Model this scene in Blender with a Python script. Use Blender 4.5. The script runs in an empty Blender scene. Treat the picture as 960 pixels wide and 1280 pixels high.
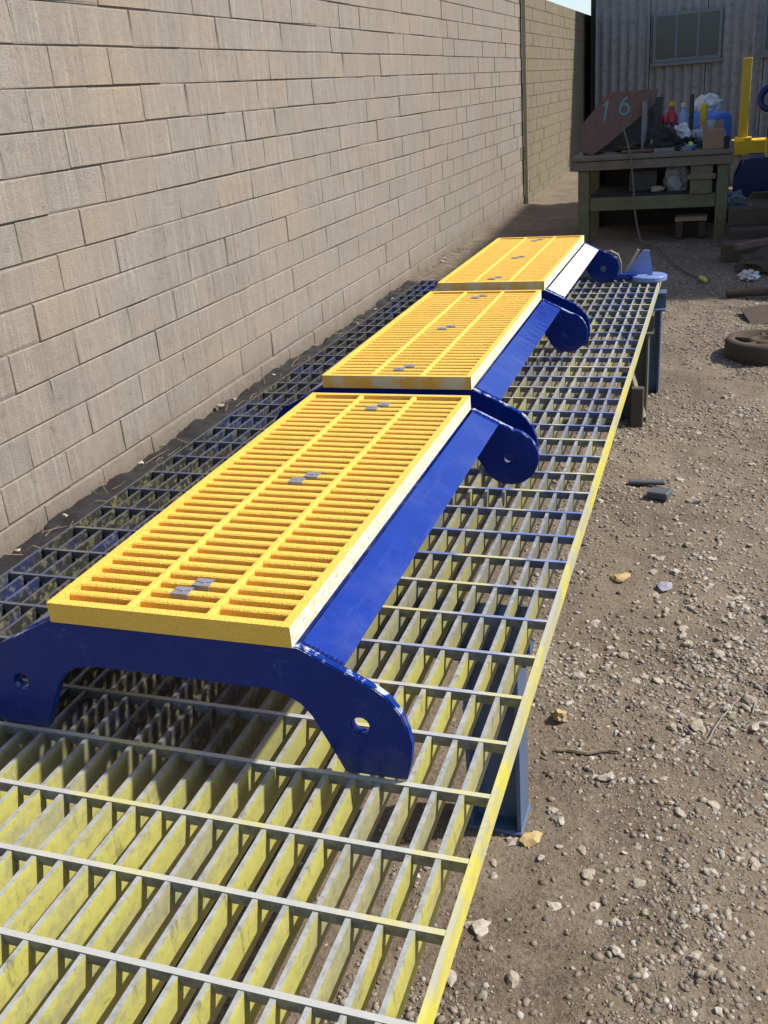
import bpy, bmesh, math, random
import numpy as np
from mathutils import Vector, Matrix, noise as mnoise

random.seed(7)
rng = np.random.default_rng(11)
scene = bpy.context.scene
COL = scene.collection
R = math.radians

# ------------------------------------------------------------------ camera
cam_d = bpy.data.cameras.new('camera')
cam = bpy.data.objects.new('camera', cam_d)
COL.objects.link(cam)
cam_d.sensor_fit = 'HORIZONTAL'
cam_d.sensor_width = 36.0
cam_d.lens = 36.0 * 1210 / 960
cam_d.clip_start = 0.05
cam_d.clip_end = 3000
AX = ((0.94849943, 0.05652017, -0.31169583),
      (0.30758569, -0.3996473, 0.86352364),
      (-0.0757619, -0.91492486, -0.39645004))
cam.matrix_world = Matrix(((AX[0][0], -AX[0][1], -AX[0][2], 0.0),
                           (AX[1][0], -AX[1][1], -AX[1][2], 0.0),
                           (AX[2][0], -AX[2][1], -AX[2][2], 1.6),
                           (0, 0, 0, 1)))
scene.camera = cam

# ------------------------------------------------------------------ light
SUN_EL, SUN_AZ = R(47), math.atan2(0.95, 0.34)      # azimuth measured from +Y towards +X
sx, sy, sz = math.sin(SUN_AZ) * math.cos(SUN_EL), math.cos(SUN_AZ) * math.cos(SUN_EL), math.sin(SUN_EL)
world = bpy.data.worlds.new('World')
scene.world = world
world.use_nodes = True
wn, wl = world.node_tree.nodes, world.node_tree.links
wn.clear()
sky = wn.new('ShaderNodeTexSky')
sky.sky_type = 'NISHITA'
sky.sun_disc = False
sky.sun_elevation = SUN_EL
sky.sun_rotation = SUN_AZ
sky.air_density = 0.8
sky.dust_density = 1.2
sky.ozone_density = 1.0
bg = wn.new('ShaderNodeBackground')
bg.inputs['Strength'].default_value = 0.135
wo = wn.new('ShaderNodeOutputWorld')
wl.new(sky.outputs[0], bg.inputs[0])
wl.new(bg.outputs[0], wo.inputs[0])

sun_d = bpy.data.lights.new('sun', 'SUN')
sun_d.energy = 4.2
sun_d.angle = R(1.6)
sun_d.color = (1.0, 0.94, 0.84)
sun = bpy.data.objects.new('sun', sun_d)
COL.objects.link(sun)
sun.location = (20, 8, 20)
sun.rotation_euler = Vector((sx, sy, sz)).to_track_quat('Z', 'Y').to_euler()

scene.view_settings.view_transform = 'Standard'
scene.view_settings.look = 'None'
scene.view_settings.gamma = 1.0
scene.view_settings.exposure = 0.55
scene.render.engine = 'CYCLES'
scene.cycles.max_bounces = 6


# ------------------------------------------------------------------ material helpers
class NT:
    """small node-tree builder"""
    def __init__(s, name):
        s.m = bpy.data.materials.new(name)
        s.m.use_nodes = True
        s.t = s.m.node_tree
        s.n, s.l = s.t.nodes, s.t.links
        s.b = s.n['Principled BSDF']

    def set(s, sock, v):
        if isinstance(v, bpy.types.NodeSocket):
            s.l.new(v, sock)
        elif isinstance(v, (tuple, list)) and len(v) == 3 and sock.type == 'RGBA':
            sock.default_value = (*v, 1)
        else:
            sock.default_value = v

    def pos(s, scale=(1, 1, 1), local=False, jitter=False):
        if local:
            o = s.n.new('ShaderNodeTexCoord').outputs['Object']
        else:
            o = s.n.new('ShaderNodeNewGeometry').outputs['Position']
        mp = s.n.new('ShaderNodeMapping')
        s.l.new(o, mp.inputs['Vector'])
        mp.inputs['Scale'].default_value = scale
        if jitter:
            oi = s.n.new('ShaderNodeObjectInfo')
            mul = s.math('MULTIPLY', oi.outputs['Random'], 37.0)
            s.l.new(mul, mp.inputs['Location'])
        return mp.outputs[0]

    def noise(s, vec, scale=5, detail=4, rough=0.6, dist=0.0):
        n = s.n.new('ShaderNodeTexNoise')
        s.l.new(vec, n.inputs['Vector'])
        n.inputs['Scale'].default_value = scale
        n.inputs['Detail'].default_value = detail
        n.inputs['Roughness'].default_value = rough
        n.inputs['Distortion'].default_value = dist
        return n.outputs['Fac']

    def voro(s, vec, scale=5, feature='F1', out='Distance'):
        n = s.n.new('ShaderNodeTexVoronoi')
        n.feature = feature
        s.l.new(vec, n.inputs['Vector'])
        n.inputs['Scale'].default_value = scale
        return n.outputs[out]

    def ramp(s, fac, a, b, va=0.0, vb=1.0):
        n = s.n.new('ShaderNodeMapRange')
        n.clamp = True
        s.set(n.inputs['Value'], fac)
        n.inputs['From Min'].default_value = a
        n.inputs['From Max'].default_value = b
        n.inputs['To Min'].default_value = va
        n.inputs['To Max'].default_value = vb
        return n.outputs[0]

    def math(s, op, a, b=0.0):
        n = s.n.new('ShaderNodeMath')
        n.operation = op
        s.set(n.inputs[0], a)
        s.set(n.inputs[1], b)
        return n.outputs[0]

    def mix(s, fac, a, b, mode='MIX'):
        n = s.n.new('ShaderNodeMix')
        n.data_type = 'RGBA'
        n.blend_type = mode
        s.set(n.inputs[0], fac)
        s.set(n.inputs[6], a)
        s.set(n.inputs[7], b)
        return n.outputs[2]

    def rand(s):
        return s.n.new('ShaderNodeObjectInfo').outputs['Random']

    def normal(s):
        sep = s.n.new('ShaderNodeSeparateXYZ')
        s.l.new(s.n.new('ShaderNodeNewGeometry').outputs['Normal'], sep.inputs[0])
        return sep.outputs

    def xyz(s):
        sep = s.n.new('ShaderNodeSeparateXYZ')
        s.l.new(s.n.new('ShaderNodeNewGeometry').outputs['Position'], sep.inputs[0])
        return sep.outputs

    def attr(s, name):
        a = s.n.new('ShaderNodeAttribute')
        a.attribute_name = name
        return a.outputs['Color']

    def bump(s, h, strength=0.3, dist=0.01):
        b = s.n.new('ShaderNodeBump')
        b.inputs['Strength'].default_value = strength
        b.inputs['Distance'].default_value = dist
        s.set(b.inputs['Height'], h)
        s.l.new(b.outputs[0], s.b.inputs['Normal'])

    def out(s, color, rough=0.7, metal=0.0, **kw):
        s.set(s.b.inputs['Base Color'], color)
        s.set(s.b.inputs['Roughness'], rough)
        s.set(s.b.inputs['Metallic'], metal)
        for k, v in kw.items():
            s.set(s.b.inputs[k.replace('_', ' ')], v)
        return s.m


M = {}


def simple(name, col, rough=0.6, metal=0.0, var=0.25, scale=14, dirt=(0.09, 0.075, 0.055), dirt_amt=0.35, bump=0.15, **kw):
    t = NT(name)
    p = t.pos()
    n1 = t.noise(p, scale, 5, 0.65)
    n2 = t.noise(p, scale * 5, 3, 0.6)
    c = t.mix(t.ramp(n1, 0.35, 0.7, 0, var), col, tuple(x * 0.55 for x in col))
    c = t.mix(t.math('MULTIPLY', t.ramp(n2, 0.5, 0.75), dirt_amt), c, dirt)
    t.bump(n2, bump, 0.004)
    M[name] = t.out(c, rough, metal, **kw)
    return M[name]


def make_materials():
    # ---- concrete block
    t = NT('concrete_block')
    p = t.pos()
    st = t.noise(t.pos((1, 7, 0.8)), 3.2, 5, 0.65, 0.6)          # vertical streaks of run-off
    st2 = t.noise(t.pos((1, 30, 1.6)), 2.4, 4, 0.6)
    blot = t.noise(p, 1.1, 4, 0.6)
    fine = t.noise(p, 160, 3, 0.7)
    pit = t.voro(p, 220)
    r = t.rand()
    med = t.noise(p, 26, 4, 0.7)
    c = t.mix(r, (0.31, 0.25, 0.19), (0.255, 0.232, 0.195))
    c = t.mix(t.ramp(blot, 0.40, 0.62, 0.0, 0.6), c, (0.275, 0.258, 0.228))
    c = t.mix(t.ramp(st, 0.46, 0.70, 0.0, 0.5), c, (0.165, 0.15, 0.13))
    c = t.mix(t.ramp(st2, 0.52, 0.68, 0.0, 0.55), c, (0.42, 0.395, 0.35))
    c = t.mix(t.ramp(med, 0.56, 0.72, 0.0, 0.55), c, (0.31, 0.29, 0.255))
    c = t.mix(t.ramp(med, 0.42, 0.28, 0.0, 0.55), c, (0.12, 0.105, 0.088))
    c = t.mix(t.ramp(fine, 0.35, 0.75, 0.0, 0.4), c, (0.12, 0.105, 0.09))
    c = t.mix(t.math('MULTIPLY', t.ramp(t.rand(), 0.88, 1.0), 0.3), c, (0.27, 0.205, 0.15))
    warm = t.noise(t.pos((1, 0.8, 1.1)), 1.0, 3, 0.5)
    c = t.mix(t.ramp(warm, 0.48, 0.66, 0, 0.45), c, (0.32, 0.25, 0.185))
    drip = t.noise(t.pos((1, 16, 0.35)), 1.6, 4, 0.7)
    c = t.mix(t.ramp(drip, 0.60, 0.72, 0, 0.4), c, (0.14, 0.125, 0.105))
    c = t.mix(t.ramp(drip, 0.36, 0.28, 0, 0.5), c, (0.36, 0.335, 0.295))
    wz = t.math('ADD', t.xyz()[2], t.math('MULTIPLY', t.noise(p, 7, 4, 0.6), -0.22))
    c = t.mix(t.ramp(wz, 0.12, -0.08, 0.0, 0.6), c, (0.13, 0.105, 0.08))
    hgt = t.math('ADD', t.math('ADD', fine, t.math('MULTIPLY', med, 1.4)), t.math('MULTIPLY', t.ramp(pit, 0.0, 0.35), 0.6))
    t.bump(hgt, 0.7, 0.005)
    M['block'] = t.out(c, 0.9)

    t = NT('dark_olive_block')  # darker olive-brown blocks for the stretch past the post
    p = t.pos()
    n1 = t.noise(t.pos((1, 2, 6)), 1.5, 5, 0.65)
    n2 = t.noise(p, 2.2, 4, 0.6)
    c = t.mix(n1, (0.12, 0.10, 0.07), (0.21, 0.18, 0.125))
    c = t.mix(t.ramp(n2, 0.5, 0.7, 0, 0.6), c, (0.13, 0.13, 0.05))
    t.bump(t.noise(p, 60, 4, 0.7), 0.6, 0.005)
    M['old_block'] = t.out(c, 0.95)

    t = NT('mortar')
    p = t.pos()
    n = t.noise(p, 40, 4, 0.7)
    t.bump(n, 0.6, 0.004)
    M['mortar'] = t.out(t.mix(n, (0.13, 0.118, 0.10), (0.22, 0.20, 0.17)), 0.95)

    # ---- steel grating with paint overspray, and shade painted on the left strip
    t = NT('overspray_steel')
    p = t.pos()
    x, y, z = t.xyz()
    nx, ny, nz = t.normal()
    n1 = t.noise(t.pos((9, 2.2, 6)), 1.0, 4, 0.6)
    n2 = t.noise(t.pos((6, 1.3, 4)), 1.0, 3, 0.6)
    n3 = t.noise(p, 55, 4, 0.65)
    steel = t.mix(n3, (0.14, 0.15, 0.15), (0.34, 0.34, 0.32))
    near = t.ramp(y, 1.3, 3.6, 1.0, 0.35)
    side = t.ramp(nx, 0.2, 0.7)
    ya = t.math('ADD', t.ramp(n1, 0.42, 0.62, 0.0, 0.9), t.math('MULTIPLY', near, 0.5))
    ya = t.math('MULTIPLY', ya, t.math('ADD', t.math('MULTIPLY', side, 0.82), 0.18))
    ya = t.math('MINIMUM', t.math('MULTIPLY', ya, t.ramp(n3, 0.25, 0.55, 0.55, 1.0)), 1.0)
    yel = t.mix(n3, (0.38, 0.37, 0.07), (0.60, 0.57, 0.18))
    c = t.mix(ya, steel, yel)
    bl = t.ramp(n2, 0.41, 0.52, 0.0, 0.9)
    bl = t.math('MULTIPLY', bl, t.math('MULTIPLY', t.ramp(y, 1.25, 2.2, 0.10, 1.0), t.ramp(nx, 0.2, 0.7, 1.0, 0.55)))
    left_shade = t.math('MULTIPLY', t.ramp(t.math('ADD', x, t.math('MULTIPLY', n2, 0.3)), -0.36, -0.68), t.ramp(t.math('ADD', y, t.math('MULTIPLY', n1, 0.3)), 1.20, 1.36, 0, 0.98))  # left strip darkened in the colour for the panels' shade, over blue overspray
    bl = t.math('MAXIMUM', bl, left_shade)
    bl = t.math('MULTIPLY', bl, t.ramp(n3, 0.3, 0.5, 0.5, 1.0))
    c = t.mix(bl, c, t.mix(t.math('MULTIPLY', left_shade, t.ramp(n1, 0.34, 0.46)), (0.010, 0.025, 0.12), (0.018, 0.019, 0.026)))
    c = t.mix(t.math('MULTIPLY', t.math('MULTIPLY', t.ramp(nz, 0.5, 0.9), t.ramp(n3, 0.35, 0.65, 0.2, 0.75)), t.math('SUBTRACT', 1.0, t.math('MULTIPLY', left_shade, 0.8))), c, (0.40, 0.41, 0.44))
    ru = t.noise(p, 26, 5, 0.75)
    c = t.mix(t.ramp(ru, 0.62, 0.72, 0, 0.7), c, (0.13, 0.065, 0.03))
    c = t.mix(t.ramp(t.noise(t.pos((30, 30, 7)), 1.0, 4, 0.7), 0.60, 0.70, 0, 0.55), c, (0.09, 0.085, 0.06))
    t.bump(n3, 0.5, 0.003)
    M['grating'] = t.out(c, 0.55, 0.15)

    t = NT('rod_steel')
    n3 = t.noise(t.pos(), 60, 4, 0.65)
    n1 = t.noise(t.pos((3, 1.5, 3)), 1.6, 4, 0.6)
    c = t.mix(n3, (0.40, 0.40, 0.41), (0.60, 0.59, 0.55))
    c = t.mix(t.ramp(t.xyz()[1], 1.6, 1.1, 0, 0.35), c, (0.55, 0.52, 0.25))
    c = t.mix(t.math('MULTIPLY', t.ramp(n1, 0.40, 0.52, 0.0, 0.85), t.ramp(t.xyz()[1], 1.2, 1.9, 0.25, 1.0)), c, (0.07, 0.13, 0.38))
    c = t.mix(t.ramp(n1, 0.47, 0.40, 0.0, 0.65), c, (0.50, 0.46, 0.14))
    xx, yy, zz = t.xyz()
    rod_shade = t.math('MULTIPLY', t.ramp(t.math('ADD', xx, t.math('MULTIPLY', n1, 0.3)), -0.70, -0.95), t.ramp(yy, 1.12, 1.3, 0, 0.85))  # same painted shade on the cross bars of the left strip
    c = t.mix(rod_shade, c, t.mix(n3, (0.025, 0.027, 0.04), (0.09, 0.09, 0.10)))
    bar_side_shade = t.ramp(t.normal()[2], 0.7, 0.3)  # cross bar sides, darkened in the colour as their shade, not unpainted steel
    c = t.mix(t.math('MULTIPLY', bar_side_shade, t.ramp(n3, 0.3, 0.6, 0.9, 0.55)), c, (0.085, 0.085, 0.08))
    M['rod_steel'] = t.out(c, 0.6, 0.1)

    t = NT('yellow_band')
    n3 = t.noise(t.pos(), 60, 4, 0.65)
    n1 = t.noise(t.pos((4, 3, 4)), 1.6, 4, 0.6)
    c = t.mix(t.math('MAXIMUM', t.ramp(n1, 0.42, 0.56, 0.0, 0.75), t.ramp(t.xyz()[1], 3.0, 4.6, 0.0, 0.8)), (0.60, 0.54, 0.07), (0.36, 0.36, 0.32))
    c = t.mix(t.ramp(n3, 0.55, 0.75, 0, 0.8), c, (0.30, 0.31, 0.32))
    c = t.mix(t.math('MULTIPLY', t.ramp(t.normal()[2], 0.4, 0.9), t.ramp(n1, 0.35, 0.6, 0.15, 0.7)), c, (0.40, 0.40, 0.40))
    t.bump(n3, 0.3, 0.002)
    M['band'] = t.out(c, 0.5, 0.1)

    # ---- moulded yellow panel
    t = NT('yellow_moulded_grating')
    p = t.pos()
    gr = t.noise(p, 330, 3, 0.75)
    gv = t.ramp(t.voro(p, 300), 0.1, 0.6, 1, 0)
    n1 = t.noise(p, 9, 4, 0.6)
    c = t.mix(t.ramp(n1, 0.35, 0.7, 0, 0.7), (0.95, 0.57, 0.075), (0.91, 0.50, 0.05))
    c = t.mix(t.ramp(gr, 0.52, 0.70, 0, 0.6), c, (0.97, 0.74, 0.26))
    c = t.mix(t.ramp(gr, 0.42, 0.28, 0, 0.4), c, (0.62, 0.30, 0.02))
    sm = t.noise(p, 15, 5, 0.75)
    c = t.mix(t.ramp(sm, 0.64, 0.8, 0, 0.4), c, (0.42, 0.24, 0.06))
    t.bump(t.math('ADD', gr, t.math('MULTIPLY', gv, 0.5)), 0.7, 0.004)
    M['yellow'] = t.out(c, 0.5)

    t = NT('cut_fibreglass_edge')
    p = t.pos()
    n1 = t.noise(t.pos((60, 60, 160)), 1.0, 5, 0.75)
    n2 = t.noise(p, 14, 4, 0.7)
    c = t.mix(t.ramp(n1, 0.40, 0.66), (0.80, 0.76, 0.62), (0.50, 0.42, 0.22))
    c = t.mix(t.ramp(n2, 0.57, 0.70, 0, 0.6), c, (0.75, 0.50, 0.10))
    c = t.mix(t.ramp(n1, 0.64, 0.72, 0, 0.7), c, (0.16, 0.12, 0.07))
    t.bump(n1, 0.7, 0.004)
    M['cut'] = t.out(c, 0.75)

    t = NT('patchy_cut_edge')
    p = t.pos()
    n1 = t.noise(p, 16, 4, 0.6)
    n2 = t.noise(t.pos((30, 30, 110)), 1.0, 4, 0.7)
    c = t.mix(t.ramp(t.math('ADD', n1, t.math('MULTIPLY', n2, 0.5)), 0.66, 0.86), (0.86, 0.47, 0.05), (0.74, 0.62, 0.36))
    t.bump(n1, 0.3, 0.003)
    M['patchy'] = t.out(c, 0.6)

    # ---- blue enamel
    t = NT('blue_enamel')
    p = t.pos()
    n1 = t.noise(p, 16, 5, 0.7)
    n2 = t.noise(p, 90, 3, 0.6)
    c = t.mix(t.ramp(n1, 0.3, 0.7), (0.001, 0.018, 0.20), (0.002, 0.025, 0.25))
    sc = t.noise(t.pos((40, 2.5, 40)), 1.0, 5, 0.75)
    c = t.mix(t.ramp(sc, 0.58, 0.74, 0, 0.3), c, (0.05, 0.11, 0.42))
    chip = t.ramp(t.math('MULTIPLY', t.ramp(n1, 0.55, 0.7), t.ramp(n2, 0.5, 0.75)), 0.55, 0.75)
    c = t.mix(t.math('MULTIPLY', chip, 0.7), c, (0.35, 0.42, 0.60))
    dust = t.math('MULTIPLY', t.ramp(t.noise(p, 7, 5, 0.7), 0.5, 0.8, 0, 0.13), t.ramp(t.normal()[2], 0.3, 0.9))
    c = t.mix(dust, c, (0.22, 0.23, 0.30))
    t.bump(t.math('ADD', t.noise(p, 30, 3, 0.5), t.math('MULTIPLY', sc, 0.3)), 0.14, 0.004)
    M['blue'] = t.out(c, t.ramp(n1, 0.35, 0.7, 0.08, 0.2), 0.0, IOR=1.65)

    t = NT('matte_navy_enamel')
    p = t.pos()
    n1 = t.noise(p, 12, 5, 0.7)
    n2 = t.noise(p, 130, 3, 0.6)
    nz = t.normal()[2]
    c = t.mix(t.ramp(n1, 0.3, 0.7), (0.0005, 0.016, 0.155), (0.0008, 0.020, 0.185))
    edge = t.math('MULTIPLY', t.ramp(nz, 0.3, 0.7), t.ramp(t.noise(p, 30, 4, 0.65), 0.50, 0.57))
    c = t.mix(t.math('MULTIPLY', edge, 0.8), c, (0.45, 0.50, 0.60))  # pale chips on upward edges, also painted in as their highlight lines
    c = t.mix(t.ramp(n2, 0.70, 0.78, 0, 0.5), c, (0.12, 0.16, 0.34))
    for sc_, hi in (((5, 5, 26), 0.30), ((30, 30, 4), 0.22)):
        ln = t.noise(t.pos(sc_), 1.0, 3, 0.6, 0.4)
        line = t.ramp(t.math('ABSOLUTE', t.math('SUBTRACT', ln, 0.5)), 0.0, 0.006, hi, 0.0)
        c = t.mix(t.math('MULTIPLY', line, t.ramp(n1, 0.5, 0.62)), c, (0.20, 0.26, 0.42))
    foot = t.math('ADD', t.xyz()[2], t.math('MULTIPLY', n1, -0.12))
    c = t.mix(t.ramp(foot, 0.60, 0.53, 0, 0.5), c, (0.10, 0.09, 0.07))
    t.bump(n2, 0.08, 0.002)
    M['navy_plate'] = t.out(c, t.ramp(n1, 0.35, 0.65, 0.22, 0.38), 0.0, IOR=1.45, Specular_IOR_Level=0.25)

    # ---- ground
    t = NT('gravel_earth')
    p = t.pos()
    a = t.noise(p, 0.55, 5, 0.6)
    b = t.noise(p, 5.5, 5, 0.65)
    f = t.noise(p, 70, 4, 0.7)
    v = t.voro(p, 85)
    g2 = t.noise(p, 240, 3, 0.75)
    a2 = t.noise(p, 1.6, 4, 0.6)
    c = t.mix(t.ramp(a, 0.42, 0.58), (0.14, 0.10, 0.07), (0.185, 0.148, 0.11))
    c = t.mix(t.ramp(a2, 0.50, 0.64, 0, 0.75), c, (0.26, 0.215, 0.165))
    c = t.mix(t.ramp(a2, 0.46, 0.34, 0, 0.7), c, (0.07, 0.052, 0.038))
    c = t.mix(t.ramp(b, 0.45, 0.7, 0, 0.6), c, (0.22, 0.185, 0.145))
    c = t.mix(t.ramp(b, 0.5, 0.3, 0, 0.5), c, (0.075, 0.058, 0.045))
    c = t.mix(t.ramp(f, 0.4, 0.75, 0, 0.7), c, (0.30, 0.265, 0.215))
    c = t.mix(t.ramp(f, 0.45, 0.25, 0, 0.7), c, (0.05, 0.04, 0.03))
    c = t.mix(t.ramp(g2, 0.52, 0.72, 0, 0.55), c, (0.36, 0.32, 0.26))
    c = t.mix(t.ramp(g2, 0.45, 0.3, 0, 0.6), c, (0.05, 0.04, 0.032))
    c = t.mix(1.0, c, (0.80, 0.75, 0.68), 'MULTIPLY')
    h = t.math('ADD', t.math('ADD', f, t.math('MULTIPLY', g2, 0.5)), t.math('MULTIPLY', t.ramp(v, 0.0, 0.5, 1, 0), 0.25))
    t.bump(h, 0.8, 0.007)
    M['earth'] = t.out(c, 0.95)

    t = NT('gravel_stones')
    c = t.attr('tone')
    n = t.noise(t.pos(), 180, 3, 0.7)
    c = t.mix(t.ramp(n, 0.35, 0.7, 0, 0.5), c, (0.12, 0.10, 0.08))
    t.bump(n, 0.4, 0.002)
    M['gravel'] = t.out(c, 0.9)

    t = NT('loose_stone')
    r = t.rand()
    p = t.pos(local=True)
    n = t.noise(t.pos(), 70, 4, 0.7)
    c = t.mix(r, (0.29, 0.245, 0.185), (0.42, 0.385, 0.32))
    c = t.mix(t.ramp(n, 0.4, 0.7, 0, 0.6), c, (0.19, 0.155, 0.115))
    t.bump(n, 0.6, 0.004)
    M['stone'] = t.out(c, 0.9)

    simple('ochre_stone', (0.46, 0.33, 0.15), 0.9)
    simple('lavender_stone', (0.30, 0.28, 0.34), 0.9)
    simple('trestle_blue', (0.075, 0.12, 0.21), 0.5, 0.1, 0.4, 9, bump=0.2)
    simple('trestle_olive', (0.085, 0.10, 0.075), 0.6, 0.1, 0.4, 9, bump=0.2)
    simple('bench_olive', (0.17, 0.165, 0.085), 0.75, 0.0, 0.5, 7, dirt=(0.05, 0.04, 0.02), dirt_amt=0.5)
    simple('bench_brown', (0.20, 0.165, 0.12), 0.8, 0.0, 0.5, 7)
    simple('dark_board', (0.03, 0.03, 0.028), 0.9)
    simple('rust', (0.17, 0.105, 0.085), 0.85, 0.1, 0.5, 11, dirt=(0.06, 0.035, 0.025))
    simple('rust_dark', (0.07, 0.05, 0.036), 0.9, 0.1, 0.5, 14, dirt=(0.12, 0.07, 0.04))
    simple('steel_grey', (0.18, 0.20, 0.22), 0.5, 0.4)
    simple('steel_dark', (0.06, 0.065, 0.07), 0.5, 0.4)
    simple('zinc', (0.36, 0.36, 0.40), 0.45, 0.5, 0.3, 60, dirt_amt=0.2)
    simple('turquoise_paint', (0.12, 0.36, 0.40), 0.85, var=0.6, scale=60, dirt=(0.15, 0.10, 0.08), dirt_amt=0.8)
    simple('red_plastic', (0.52, 0.03, 0.05), 0.35, dirt_amt=0.15)
    simple('white_plastic', (0.72, 0.72, 0.72), 0.4, dirt_amt=0.25)
    simple('blue_plastic', (0.06, 0.20, 0.62), 0.35, dirt_amt=0.15)
    simple('pale_blue_plastic', (0.30, 0.45, 0.70), 0.4, dirt_amt=0.15)
    simple('yellow_paint', (0.78, 0.55, 0.02), 0.4, dirt_amt=0.15)
    simple('yellow_green', (0.55, 0.60, 0.12), 0.5)
    simple('black_cloth', (0.018, 0.019, 0.022), 0.85)
    simple('navy_paint', (0.008, 0.02, 0.12), 0.3, dirt_amt=0.15)
    simple('pale_blue_paint', (0.16, 0.24, 0.50), 0.35, dirt_amt=0.2)
    simple('carton', (0.30, 0.20, 0.13), 0.9)
    simple('grey_sheet', (0.27, 0.27, 0.265), 0.6, 0.1, 0.5, 2.0, dirt=(0.15, 0.09, 0.055), dirt_amt=0.7)
    simple('sleeper_wood', (0.085, 0.066, 0.048), 0.95, 0, 0.6, 10, bump=0.5)
    simple('pale_wood', (0.40, 0.34, 0.25), 0.8)
    simple('grey_plastic_sheet', (0.34, 0.36, 0.39), 0.35, dirt_amt=0.3)
    simple('cable_rubber', (0.13, 0.12, 0.09), 0.6)
    simple('bare_wire', (0.28, 0.25, 0.21), 0.6, 0.3)
    simple('pole_paint', (0.42, 0.37, 0.24), 0.7, 0.1)
    simple('dry_twig', (0.20, 0.155, 0.10), 0.95)
    simple('shed_sheet', (0.22, 0.24, 0.25), 0.6, 0.1, 0.3, 2.0)
    simple('slate_offcut', (0.085, 0.095, 0.11), 0.7, 0.1)
    simple('glare_white', (0.62, 0.63, 0.65), 0.3, dirt_amt=0.3, var=0.15)  # flat white standing for sky glare on the blue enamel
    t = NT('window_glass')
    M['window_glass'] = t.out((0.03, 0.04, 0.045), 0.12)
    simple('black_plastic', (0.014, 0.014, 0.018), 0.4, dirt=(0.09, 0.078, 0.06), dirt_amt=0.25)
    simple('hose_black', (0.022, 0.022, 0.026), 0.6)
    simple('hose_grey', (0.10, 0.10, 0.12), 0.6)
    simple('foil', (0.6, 0.6, 0.6), 0.3, 0.6)


make_materials()


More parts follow.
